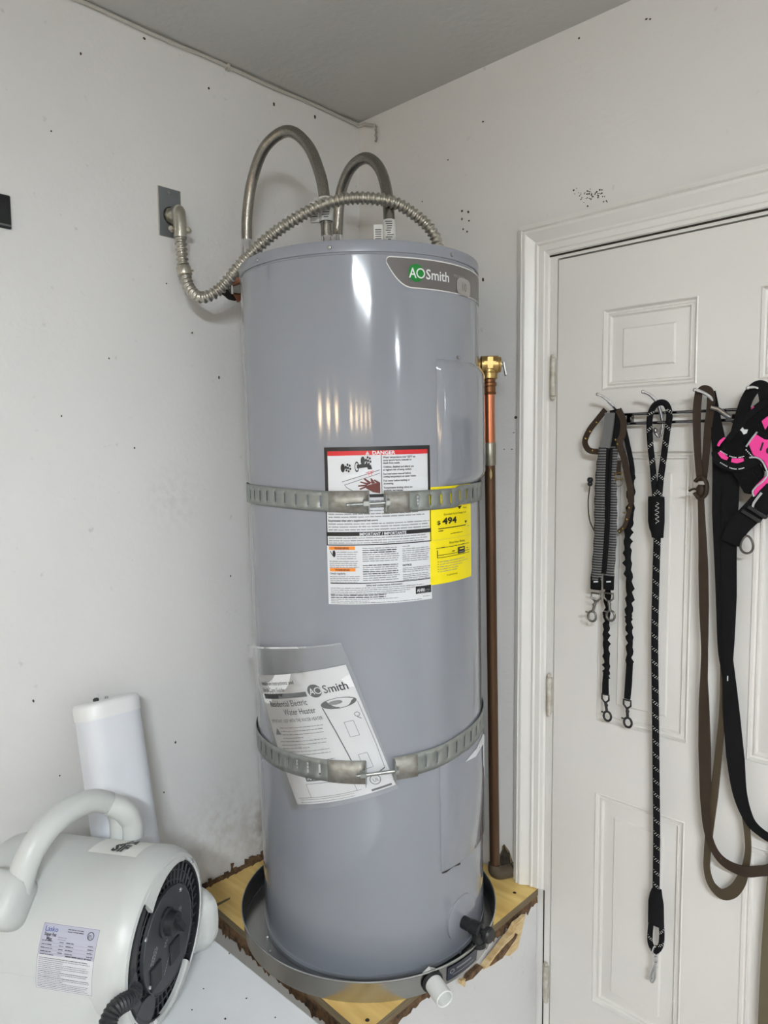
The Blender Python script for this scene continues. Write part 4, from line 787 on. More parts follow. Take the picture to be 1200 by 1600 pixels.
FC = V((0.45396, -0.922432, 0.772948)); FN = V((0.8475, 0.5308, 0)).normalized(); FU = V((-FN.y, FN.x, 0)); FW = V((0, 0, 1))
def F(s, a, r):                                 # air mover: along its axis, angle from the near side upward, radius
    t = R_(a); return FC + FN * s + (-FU * math.cos(t) + FW * math.sin(t)) * r
def air_mover():
    sh = mat('mover_shell', (200, 203, 201), rough=0.38, var=0.04, vscale=12, bump=0.06, bscale=90, bdist=0.001); blk = mat('mover_black', (30, 32, 36), rough=0.45); pan_ = mat('mover_panel', (58, 60, 64), rough=0.42)
    t = thing('air_mover', 'pale grey carpet air mover with a top handle, on the white tabletop', 'fan', V((FC.x, FC.y, TZ)) - FN * 0.15)
    ro = 0.1425
    MB().lathe([(0.05, -0.335), (0.11, -0.335), (0.128, -0.328), (0.139, -0.312), (ro, -0.29), (ro, -0.052), (0.1445, -0.046), (0.1445, -0.026), (0.1405, -0.010), (0.1335, 0.0), (0.127, 0.0015), (0.1235, -0.002), (0.1225, -0.014), (0.05, -0.016)], FC, FN, 96).build('housing', sh, t, smooth=40)
    # outlet snout on the far side
    rings = []
    for d, zc, hz, s0, s1 in ((0.05, -0.060, 0.060, -0.27, -0.030), (0.135, -0.076, 0.068, -0.28, -0.004), (0.152, -0.078, 0.070, -0.285, 0.002), (0.158, -0.079, 0.0745, -0.289, 0.010), (0.178, -0.080, 0.0745, -0.289, 0.012), (0.184, -0.080, 0.069, -0.286, 0.006)):
        rr = []; n = 36
        for k in range(n):
            a = 2 * PI * k / n; e = lambda q: math.copysign(abs(q) ** .62, q)
            rr.append(FC + FU * d + FN * ((s0 + s1) / 2 + (s1 - s0) / 2 * e(math.cos(a))) + FW * (zc + hz * e(math.sin(a))))
        rings.append(rr)
    ctr = [sum((p for p in rings[-1]), V()) / 36] ; rings.append([ctr[0] + (p - ctr[0]) * .93 for p in rings[-1]]); rings.append([ctr[0] - FU * .05 + (p - ctr[0]) * .85 for p in rings[-2]])
    MB().loft(rings).build('outlet_snout', sh, t, smooth=50)
    # lower body down to the table
    cs = [(-.1425, .010), (-.1425, -.100), (-.136, -.140), (-.120, TZ - FC.z), (.085, TZ - FC.z), (.100, -.140), (.100, -.090), (.05, -.02)]
    rg = [[FC + FN * a + FU * (u * k) + FW * v for u, v in cs] for a, k in ((-.322, .93), (-.312, .99), (-.29, 1), (-.060, 1), (-.046, .985), (-.036, .95))]
    MB().loft(rg).build('lower_body', sh, t, smooth=50)
    # handle: arch running from the near side over the top to the far side
    hp = spl([F(-.205, 44, .150), F(-.201, 54, .172), F(-.192, 66, .200), F(-.178, 80, .216), F(-.160, 95, .218), F(-.146, 108, .206), F(-.139, 117, .186), F(-.136, 124, .155), F(-.136, 127, .135)], 6)
    MB().tube(hp, [0.0205 + 0.0015 * math.sin(i * .13) for i in range(len(hp))], 18, up=FN, flat=1.0).build('handle', sh, t, smooth=80)
    fl = MB().tube(spl([F(-.142, 108, .204), F(-.122, 114, .192), F(-.112, 120, .172), F(-.110, 124, .150)], 6), [0.0205] * 10 + [0.019] * 9, 16, up=FN); fl.build('handle_fork', sh, t, smooth=80)
    m = MB(); rr = []
    c, a1, a2, a3 = F(-.232, 44, .164), FN, F(0, 134, 1) - FC, F(0, 44, 1) - FC
    for k, sc, dz in ((0, .82, -.034), (1, 1, -.024), (2, 1, .020), (3, .86, .030), (4, .6, .034)):
        rr.append([c + a1 * (.050 * sc * math.copysign(abs(math.cos(q)) ** .55, math.cos(q))) + a2 * (.042 * sc * math.copysign(abs(math.sin(q)) ** .55, math.sin(q))) + a3 * dz for q in [2 * PI * j / 24 for j in range(24)]])
    m.loft(rr).build('handle_base', sh, t, smooth=60)
    # intake side: grille of thin ribs round a control panel
    g = MB(); ds = -0.006
    def D(u, v, s=0.0): return FC + FN * (ds + s) + FU * u + FW * v
    MB().lathe([(0.0, -0.012), (0.1222, -0.012)], FC, FN, 64, caps=False).build('intake_dark', blk, t, smooth=0)
    MB().lathe([(.1221, -.012), (.1221, .0012), (.1190, .0012), (.1190, -.002)], FC, FN, 72, caps=False).build('insert_wall', blk, t, smooth=20)
    for k in range(44):
        a = 2 * PI * k / 44; c_, s_ = math.cos(a + .25), math.sin(a + .25)
        if abs(math.cos(a)) < 2: g.obox(D((.101) * math.cos(a), (.101) * math.sin(a), .001), FU * (.0195 * c_) + FW * (.0195 * s_), FU * (-.0005 * s_) + FW * (.0005 * c_), FN * .0014)
    for r in (0.0905, 0.106):
        g.tube([D(r * math.cos(2 * PI * k / 72), r * math.sin(2 * PI * k / 72), .001) for k in range(72)], 0.0012, 6, loop=True)
    g.build('intake_grille', mat('grille_grey', (66, 67, 70), rough=.5), t, smooth=40, kind='stuff')
    # the flat rim of the black insert at the left, and its cord bracket
    rim = MB(); A = [math.radians(q) for q in range(126, 240, 6)]
    rim.loft([[D(.1225 * math.cos(a), .1225 * math.sin(a), .004) for a in A], [D((.108 - .008 * math.sin((a - A[0]) * 1.5)) * math.cos(a), (.108 - .008 * math.sin((a - A[0]) * 1.5)) * math.sin(a), .004) for a in A]], caps=False, closed=False)
    rim.build('insert_rim', pan_, t, smooth=0, solid=.002)
    lobe = [D(-.080 + .034 * math.cos(2 * PI * k / 24), -.080 + .026 * math.sin(2 * PI * k / 24), .003) for k in range(24)]; MB().prism(lobe, FN * .004).build('insert_lobe', pan_, t)
    cp = []
    for k in range(48):
        a = 2 * PI * k / 48; cp.append(D(.083 * math.cos(a), .083 * math.sin(a), .002))
    p = MB().prism(cp, FN * 0.007).build('control_panel', pan_, t, smooth=30)
    MB().tube([D(.083 * math.cos(2 * PI * k / 64), .083 * math.sin(2 * PI * k / 64), .009) for k in range(64)], .0012, 6, loop=True).build('panel_ring', mat('grille_grey', (0, 0, 0)), p)
    def px2(px, py):                            # pixel -> (u, v) on the control panel
        d = ray(px, py); tt = (D(0, 0, .009) - CAM).dot(FN) / d.dot(FN); q = CAM + d * tt - D(0, 0, .009); return q.dot(FU), q.dot(FW)
    u, v = px2(259, 1441); MB().lathe([(0.024, 0), (0.024, 0.004), (0.020, 0.006), (0.019, 0.020), (0.016, 0.022)], D(u, v, .009), FN, 24).build('speed_knob', blk, p); MB().obox(D(u, v, .035), FN * .006, FU * .004 + FW * .003, FU * -.009 + FW * .013).build('knob_grip', blk, p)
    for px, py in ((272, 1484), (243, 1524)):
        u, v = px2(px, py); q = MB().obox(D(u, v, .0105), FU * .017, FW * .019, FN * .002).build('outlet_socket', blk, p, bevel=.002)
    for px, py in ((282, 1390), (234, 1543), (228, 1468), (300, 1345)):
        u, v = px2(px, py); MB().lathe([(.004, 0), (.003, .002)], D(u, v, .009), FN, 10).build('screw', M_CHROME, p)
    s = Sheet(lambda u, v, L: D(u, -v, .009 + L), .0004, .0002); ink = mat('panel_print', (190, 192, 198), rough=.5)
    for px, py, ln, n in ((277, 1430, 26, 3), (238, 1497, 26, 3), (258, 1474, 14, 2), (262, 1500, 46, 1)):
        u, v = px2(px, py)
        for i in range(n):
            du, dv = .0052 * i * .8, .0052 * i * .35
            Lx = ln * .00095; dx, dy = .62, .78
            k = -Lx / 2
            while k < Lx / 2:
                w_ = random.uniform(.002, .006); a = (u + du + dx * k, -(v - dv + dy * k)); b = (u + du + dx * (k + w_), -(v - dv + dy * (k + w_))); s.line(a, b, .0011, ink, 1); k += w_ + .001
    s.build(p, {ink: 'panel_text'})
    # pale retaining arcs lapping over the insert
    for a0, a1, r0, r1 in ((60, 124, .1205, .094), (246, 306, .1205, .099)):
        m = MB(); rows = []
        for i in range(17):
            f_ = i / 16; a = math.radians(a0 + (a1 - a0) * f_); ri = r0 + (r1 - r0) * f_ ** 1.4
            rows.append([D(r * math.cos(a), r * math.sin(a), o) for r, o in ((.1275, .009), (ri + .004, .0125), (ri, .010), (ri, .003), (.1275, .003))])
        m.loft(rows).build('retaining_lip', sh, t, smooth=30)
    # cord leaving the insert at the near side
    cpth = spl([D(-.108, -.012, .006), D(-.128, -.012, .013), D(-.148, -.006, .010), D(-.164, -.008, .004), D(-.176, -.028, .0), D(-.180, -.070, -.004), D(-.178, -.135, -.008)], 8)
    MB().tube(cpth, [.0125 + .0018 * (k % 2) for k in range(len(cpth))], 12).build('cord_strain_relief', blk, t, smooth=30)
    MB().prism([D(*q, .0045) for q in ((-.106, .020), (-.122, .004), (-.130, -.006), (-.128, -.026), (-.112, -.034), (-.098, -.02))], FN * .005).build('cord_bracket', pan_, t)
    # rating label on the near side, slightly tinted film
    lt, lb = F(-.149, 36.2, 1), 0
    f = lambda u, v, L: F(-.150 + u * .001, 36.5 - v * .395, ro + L)
    base = MB(); n = 16; base.grid([[f(102 * i / n, 100 * j / n, .0005) for i in range(n + 1)] for j in range(n, -1, -1)]); la = base.build('rating_label', mat('rating_silver', (208, 208, 212), rough=.3), t, smooth=60, label='silvery rating label on the near side of the drum')
    s = Sheet(f, .0006, .0002); lav = mat('rating_lavender', (178, 180, 196), rough=.3); blu = mat('rating_blue', (52, 66, 150), rough=.4); ik = mat('rating_ink', (58, 58, 66), rough=.5); gk = mat('rating_grey', (124, 124, 132), rough=.5)
    s.rect(2, 2, 100, 46, lav, 1); s.text(6, 12.5, 10, 'Lasko', blu, 3, bold=.005, xs=1.0); s.text(7, 19, 6.8, 'Super Fan', ik, 3, bold=.03, xs=.78); s.text(12, 25, 6.8, 'Max', ik, 3, bold=.03, xs=.85)
    s.ring(87, 12, 6, 1.2, ik, r2=6); s.text(83, 15, 6, 'ETL', ik, 3, xs=.7)
    for i in range(2): s.greek(46, 76, 7.5 + i * 3.2, 1.8, ik); s.greek(32, 48, 20 + i * 3, 1.3, gk)
    for v in (26.5, 31.5, 36.5, 41.5): s.line((3, v + 1.6), (98, v + 1.6), .3, gk); s.greek(5, 26, v, 1.8, ik); s.greek(36, 44, v, 1.8, ik); s.greek(48, 62, v, 1.8, ik); s.greek(86, 97, v, 1.8, ik)
    s.greek(50, 97, 45, 2.2, ik); s.greek(5, 32, 45.5, 1.8, ik)
    for i in range(17): s.greek(5, 95 if i not in (2, 6, 9, 12) else 50, 50.5 + i * 2.8, 1.3, ik if i in (0, 7, 10) else gk)
    for a, b in (((2, 2), (100, 2)), ((100, 2), (100, 98)), ((100, 98), (2, 98)), ((2, 98), (2, 2))): s.line(a, b, .5, gk)
    s.build(la, {lav: 'tinted_band', blu: 'blue_lettering', ik: 'dark_print', gk: 'small_print'})
    # white sticker on the crown with cut-off black capitals
    f = lambda u, v, L: F(-.142 + u * .001, 118 - v * .60, ro + L)
    base = MB(); base.grid([[f(96 * i / 12, 52 * j / 12, .0006) for i in range(13)] for j in range(12, -1, -1)]); st = base.build('top_sticker', mat('sticker_white', (226, 227, 222), rough=.4), t, smooth=60, label='white sticker with large black capitals on the crown')
    s = Sheet(f, .0008, .0003); s.text(38, 45, 24, 'SIF', M_INK, 3, bold=.05, xs=.95); s.text(46, 23, 24, 'JA', M_INK, 3, bold=.05, xs=.95); s.build(st, {M_INK: 'capitals'})
air_mover()

# ================================================================== hooks and leashes on the door
M_BLK = mat('black_webbing', (15, 15, 17), rough=0.8, spec=0.18, bump=0.25, bscale=500, bdist=0.001); M_LEA = mat('brown_leather', (60, 49, 40), rough=0.6, spec=0.18, var=0.25, vscale=25, bump=0.1, bscale=200); M_ROPE = mat('black_rope', (17, 17, 20), rough=0.85, spec=0.18, bump=0.5, bscale=420, bdist=0.0015)
M_GUN = mat('gunmetal', (120, 118, 112), rough=0.35, metal=0.85); M_BRASS = MATS['brass']; M_DCHROME = mat('dark_chrome', (110, 110, 112), rough=0.16, metal=1.0)
def YD(px, py, y): return Y(px, py, y * 0.6)
def yy(pts): return [YD(*q) for q in pts]
def rack():
    t = thing('hook_rack', 'chrome wire rack with four hooks screwed to the white door', 'hook rack', YD(1050, 655, 0))
    z1, z2 = YD(1000, 647, -.022).z, YD(1000, 661.5, -.022).z
    xa = YD(950, 650, -.022).x; xb = 1.16
    for z in (z1, z2): MB().tube([(xa, -.022, z), (xb, -.022, z)], 0.0032, 10).build('rail', M_DCHROME, t)
    for px, y in ((985, 654), (1150, 654)):
        c = YD(px, y, -.008); MB().obox(c, (.006, 0, 0), (0, .008, 0), (0, 0, .009)).build('standoff', M_DCHROME, t, bevel=.002)
    hooks = [[(934, 616, -.100), (944, 621, -.085), (955, 631, -.065), (963, 642, -.045), (966, 655, -.028), (966, 668, -.022)],
             [(1005, 612, -.100), (1016, 617, -.085), (1026, 628, -.066), (1032, 643, -.045), (1035, 660, -.028), (1034, 676, -.022), (1030, 683, -.030), (1024, 676, -.042)],
             [(1086, 609, -.100), (1098, 613, -.085), (1110, 621, -.066), (1117, 634, -.045), (1119, 648, -.028), (1119, 665, -.022)],
             [(1169, 606, -.100), (1182, 606, -.085), (1193, 616, -.066), (1199, 630, -.045), (1202, 645, -.028), (1202, 662, -.022)]]
    for h in hooks:
        p = spl(yy(h), 6); k = MB().tube(p, [0.0040 + .0012 * min(i, 10) / 10 for i in range(len(p))], 10, flat=.75); k.ball(p[0], .0046, 10); k.build('hook', M_CHROME, t, smooth=80)
    k = MB().tube(spl(yy([(1110, 636, -.07), (1122, 640, -.06), (1134, 648, -.05), (1141, 652, -.045)]), 5), .0052, 10); k.build('swivel_bolt', M_DCHROME, t)
    c = YD(1024, 673, -.024); MB().ball(c, .0075, 12).build('hook_tip', M_CHROME, t)
rack()
WX = V((1, 0, 0))
def clip(mt, frame, ring_c, y, r, parent, fw=.016):    # swivel snap: strap frame, stem, ring-shaped snap
    f, c = YD(*frame, y), YD(*ring_c, y); m = MB(); hw = fw / 2
    m.tube([f + V((-hw, 0, .007)), f + V((hw, 0, .007)), f + V((hw, 0, -.004)), f + V((hw * .3, 0, -.010)), f + V((-hw * .3, 0, -.010)), f + V((-hw, 0, -.004))], .0022, 8, loop=True)
    top = c + (f - c).normalized() * r; m.cyl(f - V((0, 0, .009)), top, .0032, 10); m.ball(f.lerp(top, .55), .0045, 8)
    m.tube([c + V((r * .85 * math.cos(2 * PI * k / 24), 0, r * math.sin(2 * PI * k / 24))) for k in range(24)], .0026, 8, loop=True)
    m.cyl(c + V((-r * .5, -.002, r * .6)), c + V((-r * 1.25, -.004, r * .85)), .0018, 8)
    return m.build('snap_clip', mt, parent, smooth=60)
def scrunch(path, r0, n=7, f=0.62):                     # gathered bungee webbing
    p = spl(path, 8); rings = []; N = len(p)
    for i, q in enumerate(p):
        t = (p[min(i + 1, N - 1)] - p[max(i - 1, 0)]).normalized(); a = (V((0, 1, 0)) - t * t.y).normalized(); b = t.cross(a); s = i / (N - 1)
        puff = 1 + (0.28 if f else 0) * math.sin(i * 1.9) + .12 * math.sin(i * 3.7 + 1); rings.append([q + b * (.0016 * math.sin(i * 2.3)) + (b * math.cos(2 * PI * k / 10) * puff + a * math.sin(2 * PI * k / 10) * .55 * (1 + .3 * math.sin(i * 2.6))) * r0 for k in range(10)])
    return MB().loft(rings)
def striped_leash():
    m = mat('striped_webbing', (92, 92, 94), rough=0.8); nt, b = nodes(m); tc = nt.nodes.new('ShaderNodeTexCoord'); sp = nt.nodes.new('ShaderNodeSeparateXYZ'); nt.links.new(tc.outputs['Object'], sp.inputs[0])
    a = nt.nodes.new('ShaderNodeMath'); a.operation = 'MULTIPLY'; a.inputs[1].default_value = 2 * PI / 0.0058; nt.links.new(sp.outputs[2], a.inputs[0]); s = nt.nodes.new('ShaderNodeMath'); s.operation = 'SINE'; nt.links.new(a.outputs[0], s.inputs[0])
    rp = nt.nodes.new('ShaderNodeValToRGB'); rp.color_ramp.elements[0].position = .45; rp.color_ramp.elements[0].color = (*lin((40, 40, 42)), 1); rp.color_ramp.elements[1].position = .6; rp.color_ramp.elements[1].color = (*lin((122, 121, 119)), 1); nt.links.new(s.outputs[0], rp.inputs[0]); nt.links.new(rp.outputs[0], b.inputs['Base Color'])
    gw = mat('grey_webbing', (104, 104, 104), rough=.8, bump=.3, bscale=300)
    t = thing('elastic_leash', 'grey and black striped elastic leash doubled over the leftmost hook', 'leash', YD(940, 970, -.06))
    MB().ribbon(yy([(953, 645, -.078), (951, 665, -.082), (946, 700, -.080)]), WX, .0215, .005).build('grip', gw, t)
    MB().ribbon(yy([(960, 640, -.070), (964, 665, -.068), (961, 700, -.066)]), WX, .020, .004).build('grip', M_BLK, t)
    def rib(path, wd):
        p = spl(yy(path), 10); rr = []
        for i, q in enumerate(p):
            k = 1 + .05 * (1 if (i // 2) % 2 else -1); rr.append([q + WX * wd / 2 * k, q + V((wd / 4, -.0045, 0)), q + V((-wd / 4, -.0045, 0)), q - WX * wd / 2 * k, q + V((-wd / 4, .003, 0)), q + V((wd / 4, .003, 0))])
        return MB().loft(rr)
    rib([(944, 698, -.080), (939, 740, -.080), (937, 790, -.080), (936, 845, -.079), (931, 907, -.078)], .0255).build('elastic_webbing', m, t, smooth=30)
    rib([(958, 698, -.064), (955, 740, -.066), (956, 790, -.067), (955, 845, -.067), (951, 907, -.068)], .0245).build('elastic_webbing', m, t, smooth=30)
    for i in range(2):
        MB().tube(spl(yy([(950 + 5 * i, 700, -.082), (948 + 4 * i, 760, -.083), (947 + 3 * i, 830, -.082), (942 + 3 * i, 896, -.080)]), 6), .0035, 8).build('dark_edge', M_BLK, t)
    for cx, rx, cy in ((931, 925, 963), (951, 954, 962)):
        c = YD(cx, 911, -.078); tb = MB().obox(c, (.0118, 0, 0), (0, .004, 0), (0, 0, .0150)).build('end_tab', M_BLK, t, bevel=.002)
        q = YD(cx, 909, -.0856); MB().obox(q, (.0052, 0, .0008), (0, .0003, 0), (0, 0, .0014)).build('tab_logo', M_WHITE, tb, smooth=0)
        clip(M_GUN, (cx, 932), (rx, cy), -.078, .0112, t, .021)
striped_leash()
def bungee_leash():
    t = thing('bungee_leash', 'black gathered bungee leash with two tails ending in black clips', 'leash', YD(965, 1130, -.05))
    MB().tube(spl(yy([(966, 640, -.05), (974, 665, -.05), (983, 705, -.05), (988, 735, -.05), (986, 760, -.05)]), 6), .0085, 10, flat=.5).build('loop', M_BLK, t)
    scrunch(yy([(986, 742, -.05), (985, 800, -.050), (981, 840, -.05), (981, 880, -.05), (984, 925, -.05), (982, 965, -.05)]), .0082).build('gathered_tail', M_BLK, t, smooth=60)
    scrunch(yy([(982, 965, -.05), (984, 1000, -.05), (983, 1040, -.05)]), .0074).build('gathered_tail', M_BLK, t, smooth=60)
    MB().ribbon(yy([(984, 1035, -.05), (982, 1068, -.05), (980, 1092, -.05)]), WX, [.0135, .0145, .0135], .004).build('tail_end', M_BLK, t)
    scrunch(yy([(950, 900, -.045), (948, 965, -.045), (947, 1000, -.045), (948, 1040, -.045), (947, 1060, -.045)]), .0074).build('gathered_tail', M_BLK, t, smooth=60)
    MB().ribbon(yy([(947, 1050, -.045), (946, 1068, -.045), (946, 1084, -.045)]), WX, [.012, .0135, .0145], .004).build('tail_end', M_BLK, t)
    for f, c in (((946, 1090), (949, 1119)), ((980, 1099), (981, 1129))): clip(M_BLACKP, f, c, -.048, .0105, t, .0165)
bungee_leash()
def collar():
    t = thing('studded_collar', 'brown leather collar with brass studs tangled behind the striped leash', 'collar', YD(960, 830, -.05)); st = mat('bright_brass', (226, 190, 110), rough=.2, metal=1)
    a = spl(yy([(946, 640, -.066), (934, 655, -.068), (921, 672, -.07), (914, 690, -.07), (920, 703, -.07), (934, 706, -.068)]), 6); MB().ribbon(a, V((0, 0, 1)) * .45 + WX * .75, .0125, .003).build('collar_strap', M_LEA, t)
    b = spl(yy([(966, 640, -.074), (974, 658, -.078), (973, 678, -.078), (968, 694, -.08), (975, 716, -.076), (980, 740, -.072), (985, 765, -.068), (986, 785, -.066)]), 6); MB().ribbon(b, WX, .0135, .003).build('collar_strap', M_LEA, t)
    c = spl(yy([(986, 783, -.066), (982, 803, -.064), (976, 822, -.060), (966, 831, -.058)]), 6); MB().ribbon(c, WX + V((0, 0, .3)), .009, .003).build('collar_strap', M_LEA, t)
    for px, py, y in ((922, 674, -.074), (915, 685, -.074), (932, 660, -.073), (926, 704, -.073), (962, 687, -.084), (965, 694, -.084), (983, 793, -.069), (979, 811, -.067), (973, 826, -.063), (968, 830, -.062), (975, 801, -.068)): MB().ball(YD(px, py, y), .0026, 8).build('stud', st, t)
    k = YD(967, 744, -.07); MB().tube([k + V((.0082 * i, 0, .0075 * j)) for i, j in ((-1, -1), (1, -.8), (1, 1), (-1, .8))], .0018, 8, loop=True).build('buckle', M_BRASS, t); MB().obox(k + V((-.004, .004, .018)), (.006, 0, 0), (0, .0015, 0), (0, 0, .016)).build('buckle_tab', M_LEA, t)
    MB().tube([k + V((.010 * math.cos(2 * PI * i / 16) - .002, 0, .008 * math.sin(2 * PI * i / 16) - .014)) for i in range(16)], .0010, 6, loop=True).build('tag_ring', M_GUN, t)
    p = YD(922, 752, -.066); MB().ball(p + V((0, 0, .003)), .0068, 10).ball(p - V((0, 0, .006)), .0056, 10).build('cord_lock', M_BLACKP, t); MB().tube(spl([p - V((0, 0, .008)), YD(919, 785, -.062), YD(922, 815, -.060), YD(934, 838, -.056)], 6), .0014, 6).build('thin_cord', M_LEA, t)
collar()
def rope_leash():
    t = thing('rope_leash', 'long black rope leash flecked with white dots on the second hook', 'leash', YD(1020, 1500, -.05))
    y = -.056; R0 = .0068
    rope = spl(yy([(1027, 836, y), (1025, 900, y), (1023, 1000, y), (1024, 1100, y), (1025, 1200, y), (1026, 1300, y), (1025, 1394, y)]), 8)
    loop = spl(yy([(1025, 790, y), (1023, 767, y), (1020, 730, y), (1016, 692, y), (1015, 655, y - .006), (1021, 636, y - .012), (1031, 629, y - .014), (1041, 632, y - .010), (1046, 648, y - .004), (1043, 670, y), (1037, 715, y), (1032, 752, y), (1029, 790, y)]), 8)
    eye = spl(yy([(1019, 1430, y), (1016, 1455, y), (1016, 1472, y), (1021, 1484, y), (1027, 1485, y), (1033, 1475, y), (1034, 1455, y), (1032, 1430, y)]), 6)
    MB().tube(rope, R0, 14, up=WX, flat=1.08).build('rope', M_ROPE, t, smooth=80); MB().tube(loop, .0064, 14, flat=.8, up=V((0, 1, 0))).build('handle_loop', M_ROPE, t, smooth=80); MB().tube(eye, .0058, 12).build('eye_loop', M_ROPE, t, smooth=80)
    # dots woven in slanting double rows
    m = MB(); wm = mat('reflective_fleck', (216, 216, 208), rough=.5)
    def dots(path, r, sp, start, slant):
        L = [0]
        for a, b in zip(path, path[1:]): L.append(L[-1] + (b - a).length)
        def at(d):
            for i in range(len(L) - 1):
                if L[i + 1] >= d: return path[i].lerp(path[i + 1], (d - L[i]) / (L[i + 1] - L[i])), (path[i + 1] - path[i]).normalized()
            return path[-1], (path[-1] - path[-2]).normalized()
        d = start
        while d < L[-1] - .01:
            for k in range(5):
                ang = R_(-62 + 31 * k); 
                for row in (0, 1):
                    q, tg = at(min(max(d + (k - 2) * slant + row * .0052, 0.001), L[-1])); tg = tg if tg.z < 0 else -tg; sd = V((CR.x, CR.y, 0)).normalized(); sd = (sd - tg * sd.dot(tg)).normalized(); fr = sd.cross(tg); fr = fr if fr.dot(CF) < 0 else -fr
                    n = sd * math.sin(ang + row * .2) + fr * math.cos(ang + row * .2); c = q + n * (r + .0003); e1 = tg.cross(n); m.face([c + (e1 * math.cos(2 * PI * j / 6) + tg * math.sin(2 * PI * j / 6)) * .0010 for j in range(6)])
            d += sp
    dots(rope, .0074, .0285, .014, .0030); dots(loop[4:44], .0064, .034, .012, .0030); dots(loop[60:], .0064, .034, .004, .0030); dots(eye[6:40], .0058, .030, .012, .0030)
    m.build('woven_flecks', wm, t, smooth=0, kind='stuff')
    def slv(rows, nm):
        return MB().loft([[YD(cx, cy, y) + V((hw * .00138 * math.copysign(abs(math.cos(a)) ** .6, math.cos(a)), .0085 * math.copysign(abs(math.sin(a)) ** .6, math.sin(a)), 0)) for a in [2 * PI * k / 20 for k in range(20)]] for cx, cy, hw in rows]).build(nm, M_BLK, t, smooth=50)
    sl = slv([(1025.5, 776, 11.5), (1025.5, 781, 12), (1025.5, 815, 12), (1026, 826, 10.5), (1027, 832, 9), (1027.5, 840, 8)], 'upper_sleeve'); slv([(1026, 1390, 7), (1025, 1397, 9), (1025, 1410, 11.5), (1025, 1432, 12), (1025, 1444, 12)], 'lower_sleeve')
    sc = spl(yy([(1026 + 2.6 * math.sin(k * 1.9) + (1.2 if k % 3 else 0), 785 + k * 2.1, y - .0152) for k in range(17)]), 3); MB().tube(sc, .00055, 5).build('script_logo', mat('logo_thread', (190, 190, 188), rough=.6), sl)
    c = MB(); a = YD(1025, 1482, y); rg = [a + V((.0042 * math.sin(2 * PI * k / 16), .008 * math.sin(2 * PI * k / 16) * .9, .011 * math.cos(2 * PI * k / 16) - .004)) for k in range(16)]; c.tube(rg, .0020, 8, loop=True)
    c.lathe([(.0035, 0), (.0048, .004), (.0048, .010), (.003, .014)], YD(1025, 1494, y), (-.12, 0, -1), 12)
    c.tube(spl([YD(1026, 1500, y), YD(1023, 1508, y), YD(1019, 1518, y), YD(1017, 1528, y), YD(1019, 1534, y), YD(1023, 1527, y - .004), YD(1024, 1515, y - .006), YD(1025, 1504, y - .003)], 5), .0034, 10); c.ball(YD(1026, 1511, y - .004), .003, 8); c.build('snap_clip', M_CHROME, t, label='chrome snap clip')
rope_leash()
def strap_ribbon(pts, wds, y, th, mt, nm, t):
    p = spl(yy([(a, b, (c[0] if c else y)) for a, b, *c in pts]), 8); w_ = lerps([q * .00142 for q in wds], 8)
    wd = []
    for i in range(len(p)):
        tg = (p[min(i + 1, len(p) - 1)] - p[max(i - 1, 0)]).normalized(); wd.append(V((0, 1, 0)).cross(tg))
    return MB().ribbon(p, wd, w_, th).build(nm, mt, t, smooth=50)
def leather_leash():
    t = thing('leather_leash', 'long brown leather leash knotted below the third hook', 'leash', YD(1110, 1390, -.06))
    strap_ribbon([(1092, 612, -.072), (1089, 640), (1089, 680), (1091, 720), (1094, 752)], [10, 11, 10, 9, 9], -.070, .003, M_LEA, 'hand_loop', t)
    strap_ribbon([(1092, 613, -.072), (1100, 607, -.075), (1109, 612, -.072), (1111, 632), (1107, 665), (1103, 710), (1099, 752)], [10, 9, 10, 11, 11, 9, 9], -.060, .003, M_LEA, 'hand_loop', t)
    k = MB(); c = YD(1096, 765, -.066); k.tube(spl(yy([(1087, 752, -.070), (1096, 745, -.076), (1104, 755, -.078), (1103, 772, -.076), (1094, 779, -.072), (1086, 770, -.068)]), 5), .0062, 10, flat=.6, loop=False); k.ball(c, .011, 10, (1, .8, 1.1)); k.tube(spl(yy([(1092, 766, -.074), (1084, 764, -.076), (1077, 767, -.074)]), 4), .0045, 8, flat=.5); k.build('knot', M_LEA, t, smooth=60)
    strap_ribbon([(1095, 772), (1096, 800), (1098, 850), (1099, 890), (1100, 947), (1101, 1015), (1100, 1060), (1100, 1100), (1101, 1167), (1102, 1220), (1102, 1255), (1106, 1300), (1117, 1330), (1134, 1349), (1161, 1361), (1185, 1361), (1206, 1357), (1236, 1335), (1256, 1270), (1256, 1100), (1240, 880), (1216, 690)], [8, 9, 11, 13, 13, 9, 10, 14, 17, 16, 13, 10, 10, 13, 15, 14, 14, 13, 12, 13, 13, 12], -.066, .003, M_LEA, 'strap', t)
    olive = mat('olive_leather', (72, 60, 40), rough=.6, var=.2, vscale=20)
    strap_ribbon([(1112, 625, -.045), (1118, 680), (1124, 760), (1128, 860), (1130, 960), (1130, 1060), (1128, 1120), (1122, 1184), (1116, 1240), (1110, 1285), (1105, 1335), (1105, 1360), (1112, 1382), (1128, 1397), (1145, 1393), (1158, 1376), (1166, 1350), (1169, 1325), (1167, 1295), (1162, 1260), (1154, 1210)], [12, 12, 12, 10, 8, 8, 8, 10, 11, 11, 9, 9, 11, 15, 16, 14, 9, 8, 8, 9, 9], -.052, .003, olive, 'strap', t)
leather_leash()
